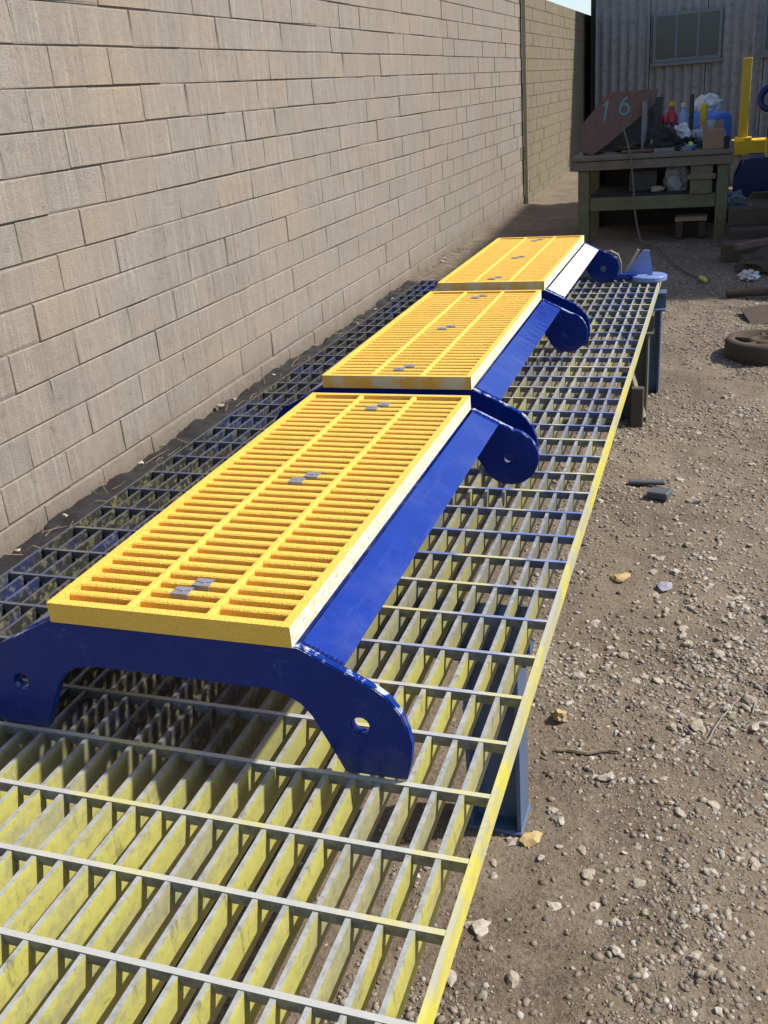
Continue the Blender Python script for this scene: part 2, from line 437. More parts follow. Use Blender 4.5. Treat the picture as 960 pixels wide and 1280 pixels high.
# ------------------------------------------------------------------ mesh helpers
class MB:
    def __init__(s):
        s.v, s.f, s.mi = [], [], []

    def add(s, verts, faces, mi=0):
        o = len(s.v)
        s.v += [tuple(q) for q in verts]
        s.f += [tuple(i + o for i in f) for f in faces]
        s.mi += [mi] * len(faces)
        return s

    def box(s, x0, x1, y0, y1, z0, z1, mi=0, fm=None):
        v = [(x, y, z) for x in (x0, x1) for y in (y0, y1) for z in (z0, z1)]
        f = [(0, 1, 3, 2), (4, 6, 7, 5), (0, 4, 5, 1), (2, 3, 7, 6), (0, 2, 6, 4), (1, 5, 7, 3)]  # -x +x -y +y -z +z
        if fm is None:
            return s.add(v, f, mi)
        for k, ff in enumerate(f):
            o = len(s.v)
            s.v += [v[i] for i in ff]
            s.f.append(tuple(range(o, o + 4)))
            s.mi.append(fm.get(k, mi))
        return s

    def bbox(s, x0, x1, y0, y1, z0, z1, b=0.004, mi=0):
        """box with chamfered edges"""
        bm = bmesh.new()
        bmesh.ops.create_cube(bm, size=1)
        for q in bm.verts:
            q.co = ((x0 + x1) / 2 + q.co.x * (x1 - x0), (y0 + y1) / 2 + q.co.y * (y1 - y0), (z0 + z1) / 2 + q.co.z * (z1 - z0))
        bmesh.ops.bevel(bm, geom=bm.edges[:], offset=b, segments=1, affect='EDGES')
        bm.verts.index_update()
        s.add([q.co[:] for q in bm.verts], [[q.index for q in f.verts] for f in bm.faces], mi)
        bm.free()
        return s

    def prism(s, poly, axis, a, c, mi=0):
        """poly of (u, w) extruded along axis ('x': u=y,w=z ; 'y': u=x,w=z ; 'z': u=x,w=y)"""
        def P(u, w, t):
            return {'x': (t, u, w), 'y': (u, t, w), 'z': (u, w, t)}[axis]
        n = len(poly)
        v = [P(u, w, a) for u, w in poly] + [P(u, w, c) for u, w in poly]
        f = [tuple(range(n))[::-1], tuple(range(n, 2 * n))] + [(i, (i + 1) % n, n + (i + 1) % n, n + i) for i in range(n)]
        return s.add(v, f, mi)

    def tube(s, pts, r, n=8, mi=0, cap=True):
        pts = [Vector(p) for p in pts]
        rs = r if isinstance(r, (list, tuple)) else [r] * len(pts)
        o = len(s.v)
        up = Vector((0, 0, 1))
        prev = None
        for i, p in enumerate(pts):
            d = (pts[min(i + 1, len(pts) - 1)] - pts[max(i - 1, 0)]).normalized()
            if prev is None:
                a = d.cross(up if abs(d.z) < 0.9 else Vector((1, 0, 0))).normalized()
            else:
                a = (prev - d * prev.dot(d)).normalized()
            prev = a
            b = d.cross(a)
            for k in range(n):
                t = 2 * math.pi * k / n
                s.v.append(tuple(p + (a * math.cos(t) + b * math.sin(t)) * rs[i]))
        for i in range(len(pts) - 1):
            for k in range(n):
                s.f.append((o + i * n + k, o + i * n + (k + 1) % n, o + (i + 1) * n + (k + 1) % n, o + (i + 1) * n + k))
                s.mi.append(mi)
        if cap:
            s.f.append(tuple(o + k for k in range(n))[::-1])
            s.f.append(tuple(o + (len(pts) - 1) * n + k for k in range(n)))
            s.mi += [mi, mi]
        return s

    def lathe(s, prof, c=(0, 0, 0), n=20, mi=0):
        o = len(s.v)
        for (r, z) in prof:
            for k in range(n):
                t = 2 * math.pi * k / n
                s.v.append((c[0] + r * math.cos(t), c[1] + r * math.sin(t), c[2] + z))
        for i in range(len(prof) - 1):
            for k in range(n):
                s.f.append((o + i * n + k, o + i * n + (k + 1) % n, o + (i + 1) * n + (k + 1) % n, o + (i + 1) * n + k))
                s.mi.append(mi)
        return s

    def mesh(s, name, mats):
        me = bpy.data.meshes.new(name)
        me.from_pydata(s.v, [], s.f)
        for m in (mats if isinstance(mats, (list, tuple)) else [mats]):
            me.materials.append(M[m] if isinstance(m, str) else m)
        me.polygons.foreach_set('material_index', s.mi)
        bm = bmesh.new()
        bm.from_mesh(me)
        bmesh.ops.recalc_face_normals(bm, faces=bm.faces[:])
        bm.to_mesh(me)
        bm.free()
        me.update()
        return me

    def build(s, name, mats, parent=None, smooth=False):
        me = s.mesh(name, mats)
        if smooth:
            me.polygons.foreach_set('use_smooth', [True] * len(me.polygons))
        return link(name, me, parent)


def link(name, me, parent=None, loc=None):
    o = bpy.data.objects.new(name, me)
    COL.objects.link(o)
    if parent is not None:
        o.parent = parent
    if loc is not None:
        o.location = loc
    return o


def tag(o, label=None, cat=None, group=None, kind=None):
    if label:
        o['label'] = label
    if cat:
        o['category'] = cat
    if group:
        o['group'] = group
    if kind:
        o['kind'] = kind
    return o


def thing(name, label, cat, loc=(0, 0, 0), rz=0.0, group=None):
    o = bpy.data.objects.new(name, None)
    COL.objects.link(o)
    o.empty_display_size = 0.1
    o.location = loc
    o.rotation_euler = (0, 0, rz)
    return tag(o, label, cat, group)


def copy_tree(o, parent=None):
    c = o.copy()
    COL.objects.link(c)
    c.parent = parent
    for ch in list(o.children):
        copy_tree(ch, c)
    return c


def blob(c, rad, seed=0, amp=0.3, sub=3, freq=1.6):
    """crumpled lump (cloth, bag, foil): displaced icosphere, flat underneath"""
    bm = bmesh.new()
    bmesh.ops.create_icosphere(bm, subdivisions=sub, radius=1)
    off = Vector((seed * 7.3, seed * 3.1, seed * 1.7))
    for v in bm.verts:
        d = v.co.normalized()
        k = 1 + amp * mnoise.turbulence(d * freq + off, 3, True) - amp * 0.4
        v.co = Vector((c[0] + d.x * rad[0] * k, c[1] + d.y * rad[1] * k, c[2] + max(d.z * k, -0.72) * rad[2]))
    bm.verts.index_update()
    m = MB().add([v.co[:] for v in bm.verts], [[v.index for v in f.verts] for f in bm.faces])
    bm.free()
    return m


# ------------------------------------------------------------------ ground
LATTICE = {}


def lattice_noise(X, Y, f, seed):
    if seed not in LATTICE:
        LATTICE[seed] = np.random.default_rng(seed).random((256, 256))
    g = LATTICE[seed]
    x, y = X * f, Y * f
    xi, yi = np.floor(x).astype(int), np.floor(y).astype(int)
    u, v = x - xi, y - yi
    u, v = u * u * (3 - 2 * u), v * v * (3 - 2 * v)
    a, b = g[xi % 256, yi % 256], g[(xi + 1) % 256, yi % 256]
    c, d = g[xi % 256, (yi + 1) % 256], g[(xi + 1) % 256, (yi + 1) % 256]
    return (a * (1 - u) + b * u) * (1 - v) + (c * (1 - u) + d * u) * v


def ground_height(X, Y):
    X, Y = np.asarray(X, float), np.asarray(Y, float)
    h = 0.050 * (lattice_noise(X, Y, 0.9, 1) - 0.5) + 0.026 * (lattice_noise(X, Y, 2.6, 2) - 0.5)
    h += 0.014 * (lattice_noise(X, Y, 8.0, 3) - 0.5) + 0.010 * (lattice_noise(X, Y, 21.0, 4) - 0.5)
    h += 0.006 * (lattice_noise(X, Y, 47.0, 5) - 0.5)
    # a low berm of earth against the foot of the wall
    h += 0.035 * np.clip((-2.25 - X) / 0.4, 0, 1) * np.clip((X + 4.0) / 0.5, 0, 1)
    far = np.clip((np.hypot(X, Y) - 25) / 30, 0, 1)
    return h * (1 - far)


def gh(x, y):
    return float(ground_height(np.array([x]), np.array([y]))[0])


def build_ground():
    def axis(lo, hi, step, out):
        core = list(np.arange(lo, hi + 1e-6, step))
        left, right, d = [], [], step
        a, b = lo, hi
        while a > -out:
            d *= 1.35
            a -= d
            left.append(a)
        d = step
        while b < out:
            d *= 1.35
            b += d
            right.append(b)
        return np.array(left[::-1] + core + right)
    xs = axis(-2.7, 1.1, 0.022, 900)
    ys = axis(0.6, 12.5, 0.026, 900)
    X, Y = np.meshgrid(xs, ys, indexing='ij')
    Z = ground_height(X, Y)
    nx, ny = len(xs), len(ys)
    V = np.stack([X, Y, Z], -1).reshape(-1, 3)
    idx = np.arange(nx * ny).reshape(nx, ny)
    F = np.stack([idx[:-1, :-1], idx[1:, :-1], idx[1:, 1:], idx[:-1, 1:]], -1).reshape(-1, 4)
    me = bpy.data.meshes.new('ground')
    me.vertices.add(len(V))
    me.vertices.foreach_set('co', V.ravel())
    me.loops.add(F.size)
    me.loops.foreach_set('vertex_index', F.ravel().astype(np.int32))
    me.polygons.add(len(F))
    me.polygons.foreach_set('loop_start', np.arange(0, F.size, 4, dtype=np.int32))
    me.polygons.foreach_set('loop_total', np.full(len(F), 4, dtype=np.int32))
    me.materials.append(M['earth'])
    me.update(calc_edges=True)
    me.polygons.foreach_set('use_smooth', [True] * len(F))
    tag(link('ground', me), kind='structure')


build_ground()


# ------------------------------------------------------------------ block wall
WALL_X, BL, BH = -2.63, 0.435, 0.1596


def block_mesh(k, w, gap=0.006):
    r = random.Random(k)
    h = BH - gap
    m = MB()
    b = 0.003
    j = lambda a=0.0016: r.uniform(-a, a)
    y0, y1, z0, z1 = 0.0009 + j(0.0007), w - 0.0009 + j(0.0007), gap / 2 + j(), gap / 2 + h + j()
    d = 0.10
    outer = [(-0.005, y0, z0), (-0.005, y1, z0), (-0.005, y1, z1), (-0.005, y0, z1)]
    face = [(j(0.001), y0 + b, z0 + b), (j(0.001), y1 - b, z0 + b), (j(0.001), y1 - b, z1 - b), (j(0.001), y0 + b, z1 - b)]
    ch = r.randrange(8)
    if ch < 4:
        q = face[ch]
        sy_, sz_ = (1 if q[1] < w / 2 else -1), (1 if q[2] < BH / 2 else -1)
        face[ch] = (q[0] - 0.002, q[1] + sy_ * r.uniform(0.006, 0.016), q[2] + sz_ * r.uniform(0.004, 0.010))
    back = [(-d, y0, z0), (-d, y1, z0), (-d, y1, z1), (-d, y0, z1)]
    v = back + outer + face
    f = [(8, 9, 10, 11)]
    for i in range(4):
        n = (i + 1) % 4
        f.append((4 + i, 4 + n, 8 + n, 8 + i))
        f.append((i, n, 4 + n, 4 + i))
    m.add(v, f)
    return m.mesh('block', 'block')


def build_wall():
    w = thing('block_wall', 'long grey-brown concrete block boundary wall running along the left side', 'wall', (WALL_X, 0, 0))
    Y0, Y1 = -1.3, 27.0
    MB().box(-0.19, -0.008, Y0, Y1, -0.3, 2.676).build('mortar', 'mortar', w)
    variants = [block_mesh(k, BL) for k in range(16)]
    rows = range(-1, 16)
    spots = []
    for k in rows:
        off = (0.5 * BL if k % 2 else 0.0) + 0.02 * math.sin(k * 3.1)
        i = 0
        while Y0 + 0.5 + off + i * BL < Y1 - BL:
            spots.append((k, Y0 + 0.25 + off + i * BL))
            i += 1
    def rank(q):
        z = 0.125 + BH * q[0]
        if q[1] < 1.4 or z > 1.62 + 0.16 * q[1]:
            return 100 + q[1]
        return q[1]
    spots.sort(key=rank)
    rest, rest2 = MB(), MB()
    for n, (k, y) in enumerate(spots):
        z = 0.125 + BH * k
        dx = random.uniform(-0.003, 0.003) + (0.012 if k == -1 else 0.0)
        if n < 300:
            o = link('block', variants[(n * 7 + k) % 16], w, (dx, y, z))
            o.rotation_euler = (random.uniform(-0.004, 0.004), 0, random.uniform(-0.004, 0.004))
        else:
            g = 0.0035
            (rest2 if y > 13.9 else rest).box(-0.1, dx, y + g, y + BL - g, z + g, z + BH - g)
    tag(rest.build('far_blocks', 'block', w), kind='stuff')
    tag(rest2.build('far_blocks', 'old_block', w), kind='stuff')
    # post fixed against the far stretch of the wall
    p = thing('wall_post', 'slim pale upright post fixed against the far stretch of the block wall', 'post', (WALL_X + 0.02, 14.1, 0))
    MB().box(0.0, 0.05, 0, 0.012, -0.1, 2.7).box(0.0, 0.012, 0.012, 0.09, -0.1, 2.7).build('angle', 'pole_paint', p)


build_wall()


# ------------------------------------------------------------------ steel grating sheet and trestles
GZ, GX1, GX0, GY0, GY1 = 0.6, -0.275, -1.60, -0.25, 5.38


def build_grating():
    g = thing('steel_grating', 'long paint-splashed steel bar grating laid on trestles as a work table', 'grating', (0, 0, 0))
    L = GY1 - GY0
    bar = MB().box(-0.0040, 0.0040, 0, L, -0.060, 0.0).mesh('bearing_bar', 'grating')
    n = 29
    pitch = (GX1 - 0.006 - (GX0 + 0.006)) / n
    for i in range(1, n):
        o = link('bearing_bar', bar, g, (GX1 - 0.006 - i * pitch + random.uniform(-0.0015, 0.0015), GY0, GZ - random.uniform(0.0, 0.0015)))
        o.rotation_euler = (0, random.uniform(-0.04, 0.04), random.uniform(-0.0006, 0.0006))
    MB().box(GX1 - 0.008, GX1, GY0, GY1, GZ - 0.042, GZ + 0.002).build('side_band', 'band', g)
    MB().box(GX0, GX0 + 0.008, GY0, GY1, GZ - 0.062, GZ + 0.002).build('side_band', 'grating', g)
    # flat cross bars let in flush with the top
    rod = MB().box(0, GX1 - GX0 - 0.0205, -0.0046, 0.0046, -0.019, 0.0).mesh('cross_bar', 'rod_steel')
    y = 1.019 - 9 * 0.1353
    while y < GY1 - 0.03:
        if y > GY0 + 0.03:
            o = link('cross_bar', rod, g, (GX0 + 0.012, y + random.uniform(-0.002, 0.002), GZ + 0.0012))
            o.rotation_euler = (random.uniform(-0.05, 0.05), 0, random.uniform(-0.001, 0.001))
        y += 0.1353
    MB().box(GX0 + 0.0085, GX1 - 0.0105, GY1 - 0.008, GY1, GZ - 0.061, GZ).build('end_band', 'grating', g)
    MB().box(GX0 + 0.0085, GX1 - 0.0105, GY0, GY0 + 0.008, GZ - 0.061, GZ).build('end_band', 'grating', g)


build_grating()


def h_leg(m, x, y, z1, wx=0.125, wy=0.10, splay=0.0):
    t = 0.009
    m.box(x, x + t, y, y + wy, 0.0, z1)
    m.box(x + wx - t, x + wx, y, y + wy, 0.0, z1)
    m.box(x + t, x + wx - t, y + wy / 2 - t / 2, y + wy / 2 + t / 2, 0.001, z1 - 0.001)


def trestle(name, label, y, mat, xr=-0.36):
    t = thing(name, label, 'trestle', (0, y, 0), group='trestles under the steel grating')
    for x in (xr - 0.125, GX0 + 0.09):
        m = MB()
        h_leg(m, x, 0, 0.461)
        m.v = [(a, b, c - 0.02) for a, b, c in m.v]
        m.build('leg', mat, t)
        MB().bbox(x - 0.004, x + 0.129, -0.006, 0.106, -0.03, -0.012).build('foot_plate', mat, t)
    MB().box(GX0 + 0.03, xr + 0.02, 0.0, 0.10, 0.4425, 0.4505).box(GX0 + 0.03, xr + 0.02, 0.046, 0.054, 0.451, 0.527).box(GX0 + 0.03, xr + 0.02, 0.0, 0.10, 0.5275, 0.5370).build('cross_beam', mat, t)
    return t


trestle('steel_trestle', 'blue-grey steel trestle leg under the near right edge of the grating', 1.76, 'trestle_blue')
t2 = trestle('steel_trestle', 'dark olive trestle with a pale diagonal brace under the far half of the grating', 4.72, 'trestle_olive', -0.29)
MB().tube([(-0.30, -0.015, 0.04), (-0.42, -0.02, 0.46)], 0.014, 4).build('brace', 'pale_wood', t2)
MB().bbox(-0.36, -0.30, -0.07, -0.03, -0.02, 0.20).build('packer_post', 'sleeper_wood', t2)
trestle('steel_trestle', 'blue-grey trestle leg under the far end of the grating', 5.24, 'trestle_blue', -0.262)


# ------------------------------------------------------------------ walkway units: blue frame + yellow panel
def arc(cx, cz, r, a0, a1, n):
    return [(cx + r * math.cos(R(a0 + (a1 - a0) * i / n)), cz + r * math.sin(R(a0 + (a1 - a0) * i / n))) for i in range(n + 1)]


def plate_mesh(foot, thick, name):
    """end plate with shouldered ears, arched cut-out and a pin hole in each ear"""
    if foot:
        half = [(0.0, 0.230), (0.226, 0.230), (0.345, 0.171), (0.368, 0.154), (0.386, 0.128), (0.396, 0.10), (0.400, 0.072), (0.396, 0.035), (0.388, 0.004),
                (0.284, 0.004), (0.268, 0.040), (0.247, 0.083), (0.236, 0.105), (0.220, 0.124), (0.196, 0.139), (0.165, 0.146), (0.0, 0.146)]
    else:
        half = [(0.0, 0.230), (0.226, 0.230), (0.330, 0.178)] + arc(0.318, 0.102, 0.077, 70, -160, 16) + [(0.215, 0.125), (0.165, 0.146), (0.0, 0.146)]
    bm = bmesh.new()
    hole = arc(0.318, 0.098 if foot else 0.100, 0.0145, 0, 337.5, 15)
    verts = [bm.verts.new((u, 0, z)) for u, z in half]
    hv = [bm.verts.new((u, 0, z)) for u, z in hole]
    edges = [bm.edges.new((verts[i], verts[i + 1])) for i in range(len(verts) - 1)]
    edges.append(bm.edges.new((verts[-1], verts[0])))
    edges += [bm.edges.new((hv[i], hv[(i + 1) % len(hv)])) for i in range(len(hv))]
    bmesh.ops.triangle_fill(bm, use_beauty=True, use_dissolve=False, edges=edges)
    geom = bm.verts[:] + bm.edges[:] + bm.faces[:]
    dup = bmesh.ops.duplicate(bm, geom=geom)
    for v in [e for e in dup['geom'] if isinstance(e, bmesh.types.BMVert)]:
        v.co.x = -v.co.x
    bmesh.ops.remove_doubles(bm, verts=bm.verts[:], dist=1e-5)
    dead = [e for e in bm.edges if len(e.link_faces) == 2 and abs(e.verts[0].co.x) < 1e-6 and abs(e.verts[1].co.x) < 1e-6]
    bmesh.ops.dissolve_edges(bm, edges=dead, use_verts=False)
    ext = bmesh.ops.extrude_face_region(bm, geom=bm.faces[:])
    for v in [e for e in ext['geom'] if isinstance(e, bmesh.types.BMVert)]:
        v.co.y += thick
    bmesh.ops.recalc_face_normals(bm, faces=bm.faces[:])
    sharp = [e for e in bm.edges if len(e.link_faces) == 2 and e.calc_face_angle(0) > 1.2]
    bmesh.ops.bevel(bm, geom=sharp, offset=0.0018, segments=2, affect='EDGES')
    me = bpy.data.meshes.new(name)
    bm.to_mesh(me)
    bm.free()
    me.materials.append(M['navy_plate'])
    return me


UL, PW, PZ = 1.20, 0.440, 0.267      # unit length, panel width, panel top above the grating
NR = 35


def make_unit(first):
    u = thing('walkway_section', '', 'walkway section', group='walkway sections lined up on the grating')
    pm = plate_mesh(True, 0.016, 'end_plate')
    pf = plate_mesh(False, 0.016, 'end_plate')
    link('end_plate', pm, u, (0, 0, 0))
    o = link('end_plate', pf, u, (0, UL - 0.016, 0))
    # sloping side plates welded along the shoulders
    for s in (1, -1):
        poly = [(s * 0.2275, 0.2285), (s * 0.2945, 0.1945), (s * 0.2900, 0.1870), (s * 0.2235, 0.2205)]
        MB().prism(poly, 'y', 0.0165, UL - 0.0165).build('side_plate', 'blue', u)
    # weld beads where the side plates meet the end plates
    rw = random.Random(4)
    for s in (1, -1):
        for ye in (0.019, UL - 0.019):
            pts = [(s * (0.2290 + 0.066 * i / 18), ye, 0.2290 - 0.0335 * i / 18) for i in range(19)]
            MB().tube(pts, [0.0030 + 0.0014 * (i % 2) + rw.uniform(-0.0006, 0.0006) for i in range(19)], 6).build('weld_bead', 'blue', u)
    # bearers hidden under the panel
    for s in (1, -1):
        MB().box(s * 0.19 - 0.02, s * 0.19 + 0.02, 0.0165, UL - 0.0165, 0.165, 0.2295).build('bearer', 'blue', u)
    # yellow panel: border, two long rails, cross ribs
    zt, zb = PZ, 0.2305
    h = PW / 2
    b = 0.016
    border = MB()
    fm_r = {1: 1}
    border.box(h - b, h, -0.004, UL - 0.012, zb, zt, 0, fm_r)
    border.box(-h, -h + b, -0.004, UL - 0.012, zb, zt)
    border.box(-h + b, h - b, -0.004, -0.004 + b, zb, zt, 0, {} if first else {2: 2})
    border.box(-h + b, h - b, UL - 0.012 - b, UL - 0.012, zb, zt)
    panel = border.build('grating_panel', ['yellow', 'cut', 'patchy'], u)
    y0, y1 = -0.004 + b, UL - 0.012 - b
    rail = [(-0.0065, zb), (0.0065, zb), (0.0075, zt - 0.004), (0.004, zt - 0.0006), (-0.004, zt - 0.0006), (-0.0075, zt - 0.004)]
    for c in (-h / 3 + 0.0, h / 3 - 0.0):
        MB().prism([(c + a, z) for a, z in rail], 'y', y0 - 0.0005, y1 + 0.0005).build('long_rail', 'yellow', panel)
    step = (y1 - y0) / NR
    rp = [(-0.0065, zb + 0.003), (0.0065, zb + 0.003), (0.0086, zt - 0.009), (0.0080, zt - 0.0050), (0.0055, zt - 0.0026), (0.0, zt - 0.0018), (-0.0055, zt - 0.0026), (-0.0080, zt - 0.0050), (-0.0086, zt - 0.009)]
    rib = MB().prism(rp, 'x', -h + b - 0.0005, h - b + 0.0005).mesh('cross_rib', 'yellow')
    for i in range(1, NR):
        link('cross_rib', rib, panel, (0, y0 + i * step, 0))
    # fixing clips: pairs of folded straps over neighbouring ribs
    cm = MB()
    for q in (-1, 1):
        cm.box(-0.0155, 0.0155, q * 0.0062 - 0.0052, q * 0.0062 + 0.0052, 0.0, 0.0012)
    cm.box(-0.0155, 0.0155, -0.0009, 0.0009, -0.004, 0.0003)
    cm.box(-0.0155, 0.0155, -0.0128, -0.0115, -0.010, 0.0012)
    cm.box(-0.0155, 0.0155, 0.0115, 0.0128, -0.010, 0.0012)
    cm.box(-0.0035, 0.0035, -0.0035, 0.0035, 0.0, 0.0028)
    clip = cm.mesh('fixing_clip', 'zinc')
    for row in (2, 17, 32):
        for d, e in ((0, -0.010), (1, 0.012)):
            link('fixing_clip', clip, panel, (e, y0 + (row + d) * step, zt - 0.0019))
    return u


u1 = make_unit(True)
u1.location = (-0.805, 1.160, GZ)
u1['label'] = 'nearest walkway section, yellow ribbed panel on a blue arched frame'
u2 = make_unit(False)
u2.location = (-0.843, 2.520, GZ)
u2.rotation_euler = (0, 0, R(0.3))
u2['label'] = 'middle walkway section, yellow panel with patchy cut front edge on a blue frame'
u3 = copy_tree(u2)
u3.location = (-0.866, 3.885, GZ)
u3.rotation_euler = (0, 0, R(-0.2))
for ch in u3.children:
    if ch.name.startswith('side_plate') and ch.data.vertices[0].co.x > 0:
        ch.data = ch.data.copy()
        ch.data.materials[0] = M['glare_white']  # sky glare on this blue plate put in as a white colour
        ch['label'] = 'blue side plate coloured white for sky glare'
u3['label'] = 'farthest walkway section, yellow panel on a blue frame nearest the workbench'


# ------------------------------------------------------------------ loose blue offcuts at the far end of the grating
def far_end_bits():
    t = thing('lug_bracket', 'pale blue painted lug bracket lying on the far right corner of the grating', 'bracket', (-0.33, 5.26, GZ), R(8))
    MB().lathe([(0.0, 0.006), (0.02, 0.006), (0.02, 0.03), (0.085, 0.03), (0.09, 0.026), (0.09, 0.006), (0.02, 0.006)], (0, 0, 0), 24).build('lug_disc', 'pale_blue_paint', t)
    MB().bbox(-0.26, -0.06, -0.02, 0.02, 0.012, 0.042).build('arm', 'blue', t)
    MB().prism([(-0.12, 0.031), (0.02, 0.031), (0.0, 0.15), (-0.03, 0.15)], 'y', 0.03, 0.046).build('gusset', 'pale_blue_paint', t)
    o = MB().tube([(0, 0, 0.006), (0.012, 0.0, 0.05), (0.07, 0.01, 0.155)], 0.008, 8).build('bent_rod', 'pale_wood')
    o.location = (-0.46, 5.28, GZ)
    tag(o, 'pale straight rod leaning up beside the lug bracket at the grating end', 'rod')
    o = MB().tube([(0.0, 0, 0.006), (0.003, 0, 0.08), (-0.012, 0.0, 0.125), (-0.05, 0.0, 0.145), (-0.08, 0.01, 0.14)], 0.007, 8).build('bent_pipe', 'bare_wire')
    o.location = (-0.485, 5.32, GZ)
    tag(o, 'thin pale pipe with hooked top standing at the grating end', 'pipe')
    o = MB().bbox(-0.19, 0.07, -0.018, 0.018, 0.006, 0.11).build('grey_rail', 'steel_grey')
    o.location = (-0.56, 5.35, GZ)
    tag(o, 'short grey steel rail standing on edge across the grating end', 'rail')


far_end_bits()


# ------------------------------------------------------------------ dark strip by the wall
def strip_mess():
    # black plastic sheet on the ground under the strip
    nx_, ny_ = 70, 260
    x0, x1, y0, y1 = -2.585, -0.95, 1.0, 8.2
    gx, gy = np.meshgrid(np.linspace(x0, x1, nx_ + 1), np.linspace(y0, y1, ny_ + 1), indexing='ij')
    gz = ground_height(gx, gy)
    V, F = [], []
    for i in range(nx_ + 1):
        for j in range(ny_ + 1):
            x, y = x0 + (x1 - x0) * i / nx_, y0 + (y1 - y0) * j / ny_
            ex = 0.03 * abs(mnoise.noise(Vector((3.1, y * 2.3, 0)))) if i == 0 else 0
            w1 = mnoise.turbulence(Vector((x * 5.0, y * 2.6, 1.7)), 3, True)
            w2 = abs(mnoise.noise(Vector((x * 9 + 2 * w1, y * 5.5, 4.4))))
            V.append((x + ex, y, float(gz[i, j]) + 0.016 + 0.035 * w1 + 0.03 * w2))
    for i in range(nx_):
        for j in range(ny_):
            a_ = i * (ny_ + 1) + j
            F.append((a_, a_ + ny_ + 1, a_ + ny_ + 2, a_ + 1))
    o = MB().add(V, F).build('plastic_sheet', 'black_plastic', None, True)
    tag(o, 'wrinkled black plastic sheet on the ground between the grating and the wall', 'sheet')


strip_mess()


# ------------------------------------------------------------------ workbench and what stands on and under it
BY = 10.62
BT = 0.80


def build_bench():
    t = thing('workbench', 'heavy olive-painted workbench with thick legs at the end of the wall', 'workbench', (0, BY, 0))
    for (x, y) in ((-1.41, 0), (-0.05, 0), (-1.41, 0.95), (-0.05, 0.95)):
        MB().bbox(x, x + 0.115, y, y + 0.115, -0.05, BT - 0.1, 0.008).build('leg', 'bench_olive', t)
    MB().bbox(-1.292, -0.053, 0.02, 0.09, 0.30, 0.43, 0.006).build('rail', 'bench_olive', t)
    MB().bbox(-1.292, -0.053, 0.97, 1.04, 0.30, 0.43, 0.006).build('rail', 'bench_olive', t)
    MB().bbox(-1.44, 0.09, -0.03, 0.05, BT - 0.095, BT - 0.006, 0.006).build('apron', 'bench_brown', t)
    for k in range(5):
        y = -0.05 + k * 0.235
        MB().bbox(-1.47, 0.10, y, y + 0.228, BT, BT + 0.045, 0.006).build('top_plank', 'bench_brown', t)
    MB().box(-1.29, -0.06, 0.10, 0.96, 0.432, 0.452).build('shelf', 'dark_board', t)
    MB().box(-1.40, 0.06, 1.075, 1.09, -0.02, BT - 0.10).build('shade_board', 'dark_board', t)  # dark board added to give the near-black shade under the bench
    MB().bbox(-0.30, -0.09, -0.012, 0.016, 0.433, BT - 0.1, 0.004).build('side_panel', 'bench_olive', t)
    MB().bbox(-0.33, -0.06, -0.04, 0.015, 0.575, 0.625, 0.004).build('side_panel', 'bench_brown', t)


build_bench()
TZ = BT + 0.046


def bottle(name, label, cat, x, y, z, r, h, body, cap, group=None):
    t = thing(name, label, cat, (x, y, z), group=group)
    MB().lathe([(0, 0), (r * 0.95, 0), (r, 0.01), (r, h * 0.62), (r * 0.8, h * 0.74), (r * 0.35, h * 0.84), (r * 0.33, h * 0.9), (0, h * 0.9)], n=16).build('body', body, t, True)
    MB().lathe([(0, h * 0.9), (r * 0.42, h * 0.9), (r * 0.42, h), (0, h)], n=12).build('cap', cap, t)
    MB().lathe([(r * 1.012, h * 0.18), (r * 1.012, h * 0.5)], n=16).build('wrap', cap, t, True)
    return t


